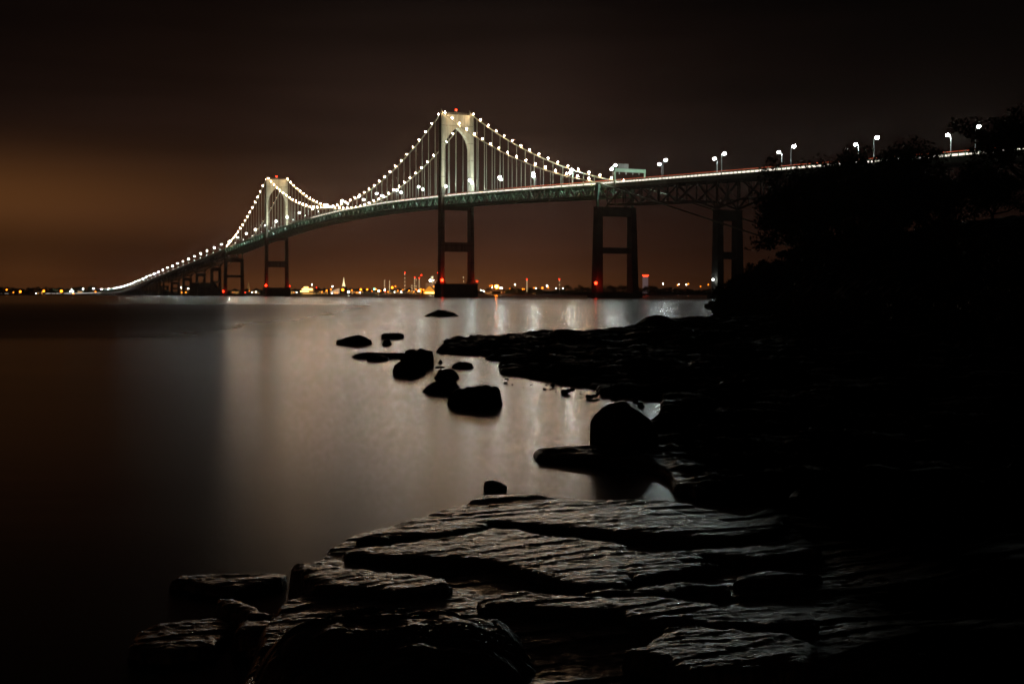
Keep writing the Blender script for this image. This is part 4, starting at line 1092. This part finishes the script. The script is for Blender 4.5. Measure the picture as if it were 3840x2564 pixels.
# brightly lit waterfront building with stacked decks
e = empty('waterfront_building', (xat(1150, 2540), 2540, 2.2)); tag(e, 'brightly lit orange waterfront building with stacked terraces right of the far tower', 'building')
mb = MB(); mb.box(-14,14,2,20,-1,13); mb.build('wall', M['wall_c'], e)
for i, (x0, x1, z, hh, m) in enumerate([(-9,14,1.0,1.0,'win_warm'),(-14,4,5.3,1.8,'glow_orange'),(4,14,6.5,1.2,'win_warm'),(-10,12,9.6,2.6,'glow_orange'),(-6,3,14.4,1.4,'glow_orange')]):
    if m not in M: M[m] = mat(m, (0.8,0.5,0.2), 0.4, emis=(1.0,0.56,0.16), estr=7)
    mb = MB(); mb.box(x0,x1,1.2,2.02-0.04*i,z,z+hh); mb.build('lit_terrace', M[m], e)
    mb = MB(); mb.box(x0-1,x1+1,-0.5,2.2+i*0.01,z+hh+.02,z+hh+.5); mb.build('canopy', M['wall_a'], e)
mb = MB(); mb.box(-8,6,3,16,13.02,17); mb.build('roof', M['wall_a'], e)
# church with a white steeple glowing of itself
e = empty('church', (xat(1289, 2700), 2700, 6)); tag(e, 'church with a glowing white steeple rising above the town', 'church')
M['steeple'] = mat('glowing_steeple', (0.75,0.70,0.55), 0.7, emis=(1.0,0.80,0.42), estr=1.6)  # floodlighting put into the material as emission
mb = MB(); sq = lambda a, z: [(-a,-a,z),(a,-a,z),(a,a,z),(-a,a,z)]
mb.loft([sq(3.0,12),sq(3.0,17),sq(2.2,17.5),sq(2.2,21),sq(1.5,21.5),sq(0.9,27),sq(0.15,35)]); mb.build('steeple', M['steeple'], e)
mb = MB(); mb.box(-5,5,-4,22,-2,11.9); mb.build('wall', M['wall_a'], e)
mb = MB(); mb.loft([[(-5.4,-4.4,11.95),(5.4,-4.4,11.95),(0,-4.4,15.5)],[(-5.4,22.4,11.95),(5.4,22.4,11.95),(0,22.4,15.5)]]); mb.build('roof', M['roof'], e)
e2 = empty('church', (xat(932, 2650), 2650, 5)); tag(e2, 'dim pointed church tower seen between the anchor pier and far tower', 'church')
M['steeple_dim'] = mat('faintly_glowing_steeple', (0.4,0.3,0.2), 0.7, emis=(1.0,0.5,0.15), estr=0.12)  # wall gives off a faint glow in place of lamplight
mb = MB(); mb.loft([sq(2.6,0),sq(2.6,13),sq(1.6,14),sq(0.2,25)]); mb.build('steeple', M['steeple_dim'], e2)
# pale barn-like hall
e = empty('hall', (xat(1254, 2570), 2570, 3)); tag(e, 'pale glowing shed with a sloping roof below the church steeple', 'building')
M['pale_glow'] = mat('glowing_pale_cladding', (0.6,0.5,0.4), 0.8, emis=(1.0,0.72,0.42), estr=0.35)  # light on the cladding is emission of the wall itself
mb = MB(); mb.loft([[(-9,0,0),(9,0,0),(9,0,12),(-9,0,6)],[(-9,16,0),(9,16,0),(9,16,12),(-9,16,6)]]); mb.build('wall', M['pale_glow'], e)
mb = MB(); mb.loft([[(-10,-.6,6.1),(9.6,-.6,12.5),(9.6,-.6,12.9),(-10,-.6,6.5)],[(-10,16.6,6.1),(9.6,16.6,12.5),(9.6,16.6,12.9),(-10,16.6,6.5)]]); mb.build('roof', M['roof'], e)
# gabled hall glowing orange in place of floodlights and the block behind it
D1 = 2530
e = empty('gabled_building', (xat(1610, D1), D1, 2.4)); tag(e, 'big gabled building glowing orange just left of the big tower', 'building')
M['gable_glow'] = mat('glowing_gable', (0.7,0.45,0.2), 0.8, emis=(1.0,0.36,0.03), estr=0.75, noise=0.2, nscale=0.4)  # no floodlights here, the orange light is the wall's emission
mb = MB(); mb.loft([[(-13,0,0),(13,0,0),(13,0,4.5),(0,0,18),(-13,0,4.5)],[(-13,24,0),(13,24,0),(13,24,4.5),(0,24,18),(-13,24,4.5)]]); mb.build('wall', M['gable_glow'], e)
for sg in (1,-1):
    mb = MB(); mb.loft([[(sg*13.8,-.8,4.2),(0,-.8,18.5),(0,-.8,19.1),(sg*13.8,-.8,4.8)],[(sg*13.8,24.8,4.2),(0,24.8,18.5),(0,24.8,19.1),(sg*13.8,24.8,4.8)]]); mb.build('roof', M['roof'], e)
mb = MB(); mb.box(-9,14,-2.0,-0.1,2.0,3.6); mb.build('lit_porch', M['glow_orange'], e)
for i in range(5):
    for j in range(3):
        if abs(-6+i*3) < 9-j*3: mb = MB(); mb.box(-6.5+i*3,-5.5+i*3,-.1,.02,5.4+j*3.2,6.9+j*3.2); mb.build('window', M['roof'], e)
e = empty('apartment_block', (xat(1618, 2620), 2620, 3)); tag(e, 'dim brown block of flats behind the orange gabled building', 'building')
M['block_glow'] = mat('glowing_dim_brick', (0.35,0.2,0.12), 0.85, emis=(1.0,0.42,0.14), estr=0.09, noise=0.15, nscale=0.3)  # weak light on the brick is built in as emission
mb = MB(); mb.box(-13,13,0,16,-2,24); mb.build('wall', M['block_glow'], e); mb = MB(); mb.box(5,13,2,14,24.02,30); mb.build('roof_house', M['block_glow'], e)
for i in range(7):
    for j in range(5): mb = MB(); mb.box(-12+i*3.6,-10.8+i*3.6,-.1,.02,4+j*4,5.6+j*4); mb.build('window', M['roof'], e)
# tall slab with a red lit band
e = empty('tower_block', (xat(2421, 2800), 2800, 8)); tag(e, 'distant tower block with a red lit band on top', 'building')
M['slab_glow'] = mat('glowing_grey_cladding', (0.4,0.35,0.35), 0.8, emis=(0.9,0.6,0.6), estr=0.10, noise=0.3, nscale=0.2)  # cladding emits a little to look dimly lit
mb = MB(); mb.box(-6,6,0,12,-3,36); mb.build('wall', M['slab_glow'], e)
M['red_sign'] = mat('red_lit_band', (0.6,0.02,0.01), 0.4, emis=(1.0,0.04,0.01), estr=5)
mb = MB(); mb.box(-7.5,7.5,-.6,-.05,37.5,40); mb.box(-5.5,5.5,0,1,36.02,37.4); mb.build('red_band', M['red_sign'], e)

# shore lamps
lamp_cache = {}
def shore_lamp(px, py, m, r, label, dist=2545):
    r *= 1.6 if m.startswith('orange') else 1.0
    z = zat(py, dist); key = (m, round(r,2))
    x = xat(px, dist); e = empty('shore_lamp', (x, dist, z)); tag(e, label, 'lamp', 'lamps along the far shore')
    mb = MB(); mb.bar((0,0,-z+0.5),(0,0,-0.02),0.25); mb.build('post', M['dark_steel'], e)
    if key not in lamp_cache:
        mb = MB(); mb.ball((0,0,r*0.9),r); o = mb.build('globe', M[m], e); lamp_cache[key] = o.data
    else:
        o = bpy.data.objects.new('globe', lamp_cache[key]); col.objects.link(o); o.parent = e
col_n = {'orange':'orange','orange_hot':'glaring orange','white':'white','teal':'teal green','red':'red'}
LL = [(25,1089,'orange',.9),(50,1098,'orange',.6),(76,1097,'orange',1.4),(105,1106,'white',.7),(118,1107,'white',.6),(129,1106,'white',.7),(135,1101,'white',.4),(164,1095,'orange',1.4),(168,1107,'orange',.6),(230,1096,'orange',1.7),(262,1093,'white',.5),(273,1095,'white',.8),(275,1105,'orange',1.1),(358,1096,'orange',.8),
      (540,1094,'white',.5),(588,1097,'white',.35),(680,1079,'white',.6),(706,1084,'white',.6),(682,1098,'orange',.7),(697,1098,'orange',.7),(850,1075,'orange',.4),(873,1097,'orange',.4),(935,1092,'orange',.4),(945,1097,'white',.5),(960,1096,'white',.5),
      (1046,1092,'white',.3),(1102,1098,'orange',.4),(1112,1097,'white',.5),(1132,1091,'orange_hot',1.5),(1169,1068,'white',.6),(1187,1079,'red',.6),(1241,1087,'orange',.7),(1247,1075,'white',.6),(1244,1100,'white',.5),(1257,1100,'orange',.7),(1265,1100,'orange',.6),(1285,1091,'orange',1.7),(1307,1097,'white',1.6),(1319,1090,'orange',.7),
      (1353,1089,'orange',1.3),(1377,1088,'orange',1.0),(1403,1086,'teal',1.2),(1409,1087,'orange',1.0),(1420,1093,'white',1.1),(1427,1092,'orange',.7),(1350,1098,'white',.8),(1337,1099,'orange',.6),(1471,1082,'orange',1.5),(1444,1094,'red',.9),(1443,1089,'white',1.2),(1455,1096,'orange',.7),(1480,1096,'white',.5),
      (1505,1096,'white',.8),(1510,1088,'orange',.5),(1483,1075,'orange',.6),(1551,1096,'orange',.6),(1566,1092,'orange',.7),(1571,1092,'white',.8),(1578,1087,'orange',.9),(1578,1096,'orange',.8),(1580,1033,'red',.9),(1614,1055,'white',2.0),(1626,1052,'white',.5),(1626,1076,'orange',.6),
      (1588,1089,'orange',.8),(1560,1086,'orange',.6),(1534,1092,'orange',.8),(1492,1091,'orange',.6),(1395,1093,'orange',.5),(1225,1091,'orange',.8),(1208,1096,'orange',.6),(1150,1099,'orange',.7),(1598,1096,'orange',1.1),(1617,1096,'orange',1.0),(1803,1089,'white',.4),(1814,1092,'white',.5),(1837,1073,'orange',.5),(1845,1073,'orange',.7),(1846,1079,'white',.5),(1862,1080,'orange_hot',2.2),(1876,1081,'white',.7),(1882,1082,'white',.9),(1912,1083,'orange',.4),
      (1931,1068,'white',.7),(1960,1086,'orange',.7),(1966,1085,'orange',.5),(2003,1081,'orange',.6),(2010,1082,'white',.5),(2034,1082,'orange',.9),(2051,1073,'white',.8),(2056,1080,'orange',.6),(2085,1083,'white',.6),(2111,1082,'white',.6),(2219,1052,'white',.4),
      (2487,1065,'white',.7),(2541,1071,'orange',.6),(2545,1067,'white',.6),(2574,1069,'white',.6),(2581,1066,'orange',.7),(2627,1075,'orange',.5),(2656,1069,'orange',.6),(2705,1079,'orange',.4),(2720,1082,'white',.5),(2732,1076,'white',.5)]
cnt = {}
for px, py, m, r in LL:
    side = 'left of the far tower' if px < 980 else ('between the two towers' if px < 1640 else ('right of the big tower' if px < 2200 else 'right of the near portal pier'))
    k_ = (m, side); i = cnt.get(k_, 0); cnt[k_] = i+1
    shore_lamp(px, py, m, r, f'{col_n[m]} shore lamp, {ORD[i]} of its colour from the left, {side}', 2545 if py > 1070 else 2600)
# lit masts of moored yachts
def yacht(px, ytop, n, m, red, label, dist=2520, ybase=1088):
    x = xat(px, dist); zt = zat(ytop, dist); e = empty('sailing_yacht', (x, dist, 0)); tag(e, label, 'yacht', 'yachts moored off the far shore')
    L = 12; mb = MB(); ring = lambda w, z, l: [(-l,0,z),(-l*0.6,-w,z),(l*0.5,-w,z),(l,0,z),(l*0.5,w,z),(-l*0.6,w,z)]
    mb.loft([ring(0.6,-0.8,L*0.8), ring(2.2,0.4,L*0.95), ring(2.4,2.2,L)]); mb.box(-5,4,-1.2,1.2,2.2,3.3); mb.build('hull', M['hull'], e)
    mb = MB(); mb.tube([(0,0,2.1),(0,0,zt)], [0.3,0.18], 6); mb.bar((-6,0,4.6),(0,0,4.6),0.3); mb.build('mast', M['mast'], e)
    mb = MB()
    for s_ in (-L*0.95, L*0.95): mb.bar((s_,0,2.2),(0,0,zt-0.5),0.08)
    mb.build('rigging', M['dark_steel'], e)
    for i in range(n):
        z = zt-3-(zt-8)*i/max(1,n)
        mb = MB(); mb.ball((0,-0.45,z),0.28,6,4,4.5); mb.build('mast_light', M[m], e)
    if red: mb = MB(); mb.ball((0,0,zt+.6),0.75); mb.build('mast_light', M['red'], e)
M['mastglow'] = mat('mast_light_glass', (0.8,0.7,0.4), 0.3, emis=(1.0,0.78,0.42), estr=3.5)
for px, yt, n, rd, lb in [(1442,1048,5,0,'yacht with a plain white-lit mast in mid harbour'),(1461,1050,6,0,'yacht with a beaded lit mast right of the plain one'),(1518,1024,5,1,'yacht with the tallest lit mast, red on top, in the harbour'),
    (1545,1066,3,0,'yacht with a short lit mast left of the crowded masts'),(1555,1041,6,1,'yacht with a red-topped mast and slanting stay among the crowded masts'),(1561,1044,2,0,'yacht with a faint mast right behind the slanting stay'),(1572,1043,6,1,'yacht with a red-topped straight mast left of the gabled building'),
    (1641,1024,0,1,'yacht with an unlit mast and red top light beside the big tower'),(1738,1035,4,0,'yacht with a lit mast seen between the big tower legs'),(1976,1048,6,1,'yacht with a bright beaded mast right of the glaring orange lamp'),(2098,1048,3,1,'yacht with a red-topped mast left of the near portal pier')]:
    yacht(px, yt, n, 'mastglow', rd, lb)
# flagpole on the block of flats
e = empty('flagpole', (xat(1622, 2619), 2619.5, 27.02)); tag(e, 'glowing flagpole flying a pale flag above the brown block', 'flagpole')
mb = MB(); mb.tube([(0,5,0),(0,5,15)], 0.3, 6); mb.build('pole', M['mastglow'], e)  # whole pole glows, sharing the mast lamp material
M['flag_glow'] = mat('glowing_flag', (0.6,0.6,0.45), 0.8, emis=(0.9,1.0,0.6), estr=0.8)  # cloth emits its own light instead of being lit
mb = MB(); mb.loft([[(-0.2,5.05,12),(-0.2,5.05,14.6),(-0.2,5.15,14.6),(-0.2,5.15,12)],[(-2.2,5.5,11.8),(-2.2,5.5,14.3),(-2.2,5.6,14.3),(-2.2,5.6,11.8)],[(-3.6,5.0,11.4),(-3.6,5.0,13.8),(-3.6,5.1,13.8),(-3.6,5.1,11.4)]]); mb.build('flag', M['flag_glow'], e)
# thin damp air over the bay, lit by the lamps
hm_ = bpy.data.materials.new('haze'); hm_.use_nodes = True
t = hm_.node_tree; t.nodes.remove(t.nodes['Principled BSDF'])
pv = N(t, 'ShaderNodeVolumePrincipled'); pv.inputs['Density'].default_value = 2.4e-5; pv.inputs['Anisotropy'].default_value = 0.9; pv.inputs['Color'].default_value = (0.95, 0.80, 0.70, 1)
t.links.new(pv.outputs[0], t.nodes['Material Output'].inputs['Volume'])
mb = MB(); mb.box(-9200,9200,-500,12200,-7,140); hz_ = mb.build('haze', hm_); tag(hz_, kind='stuff')
print('objects', len(bpy.data.objects), 'terrain verts', len(V))
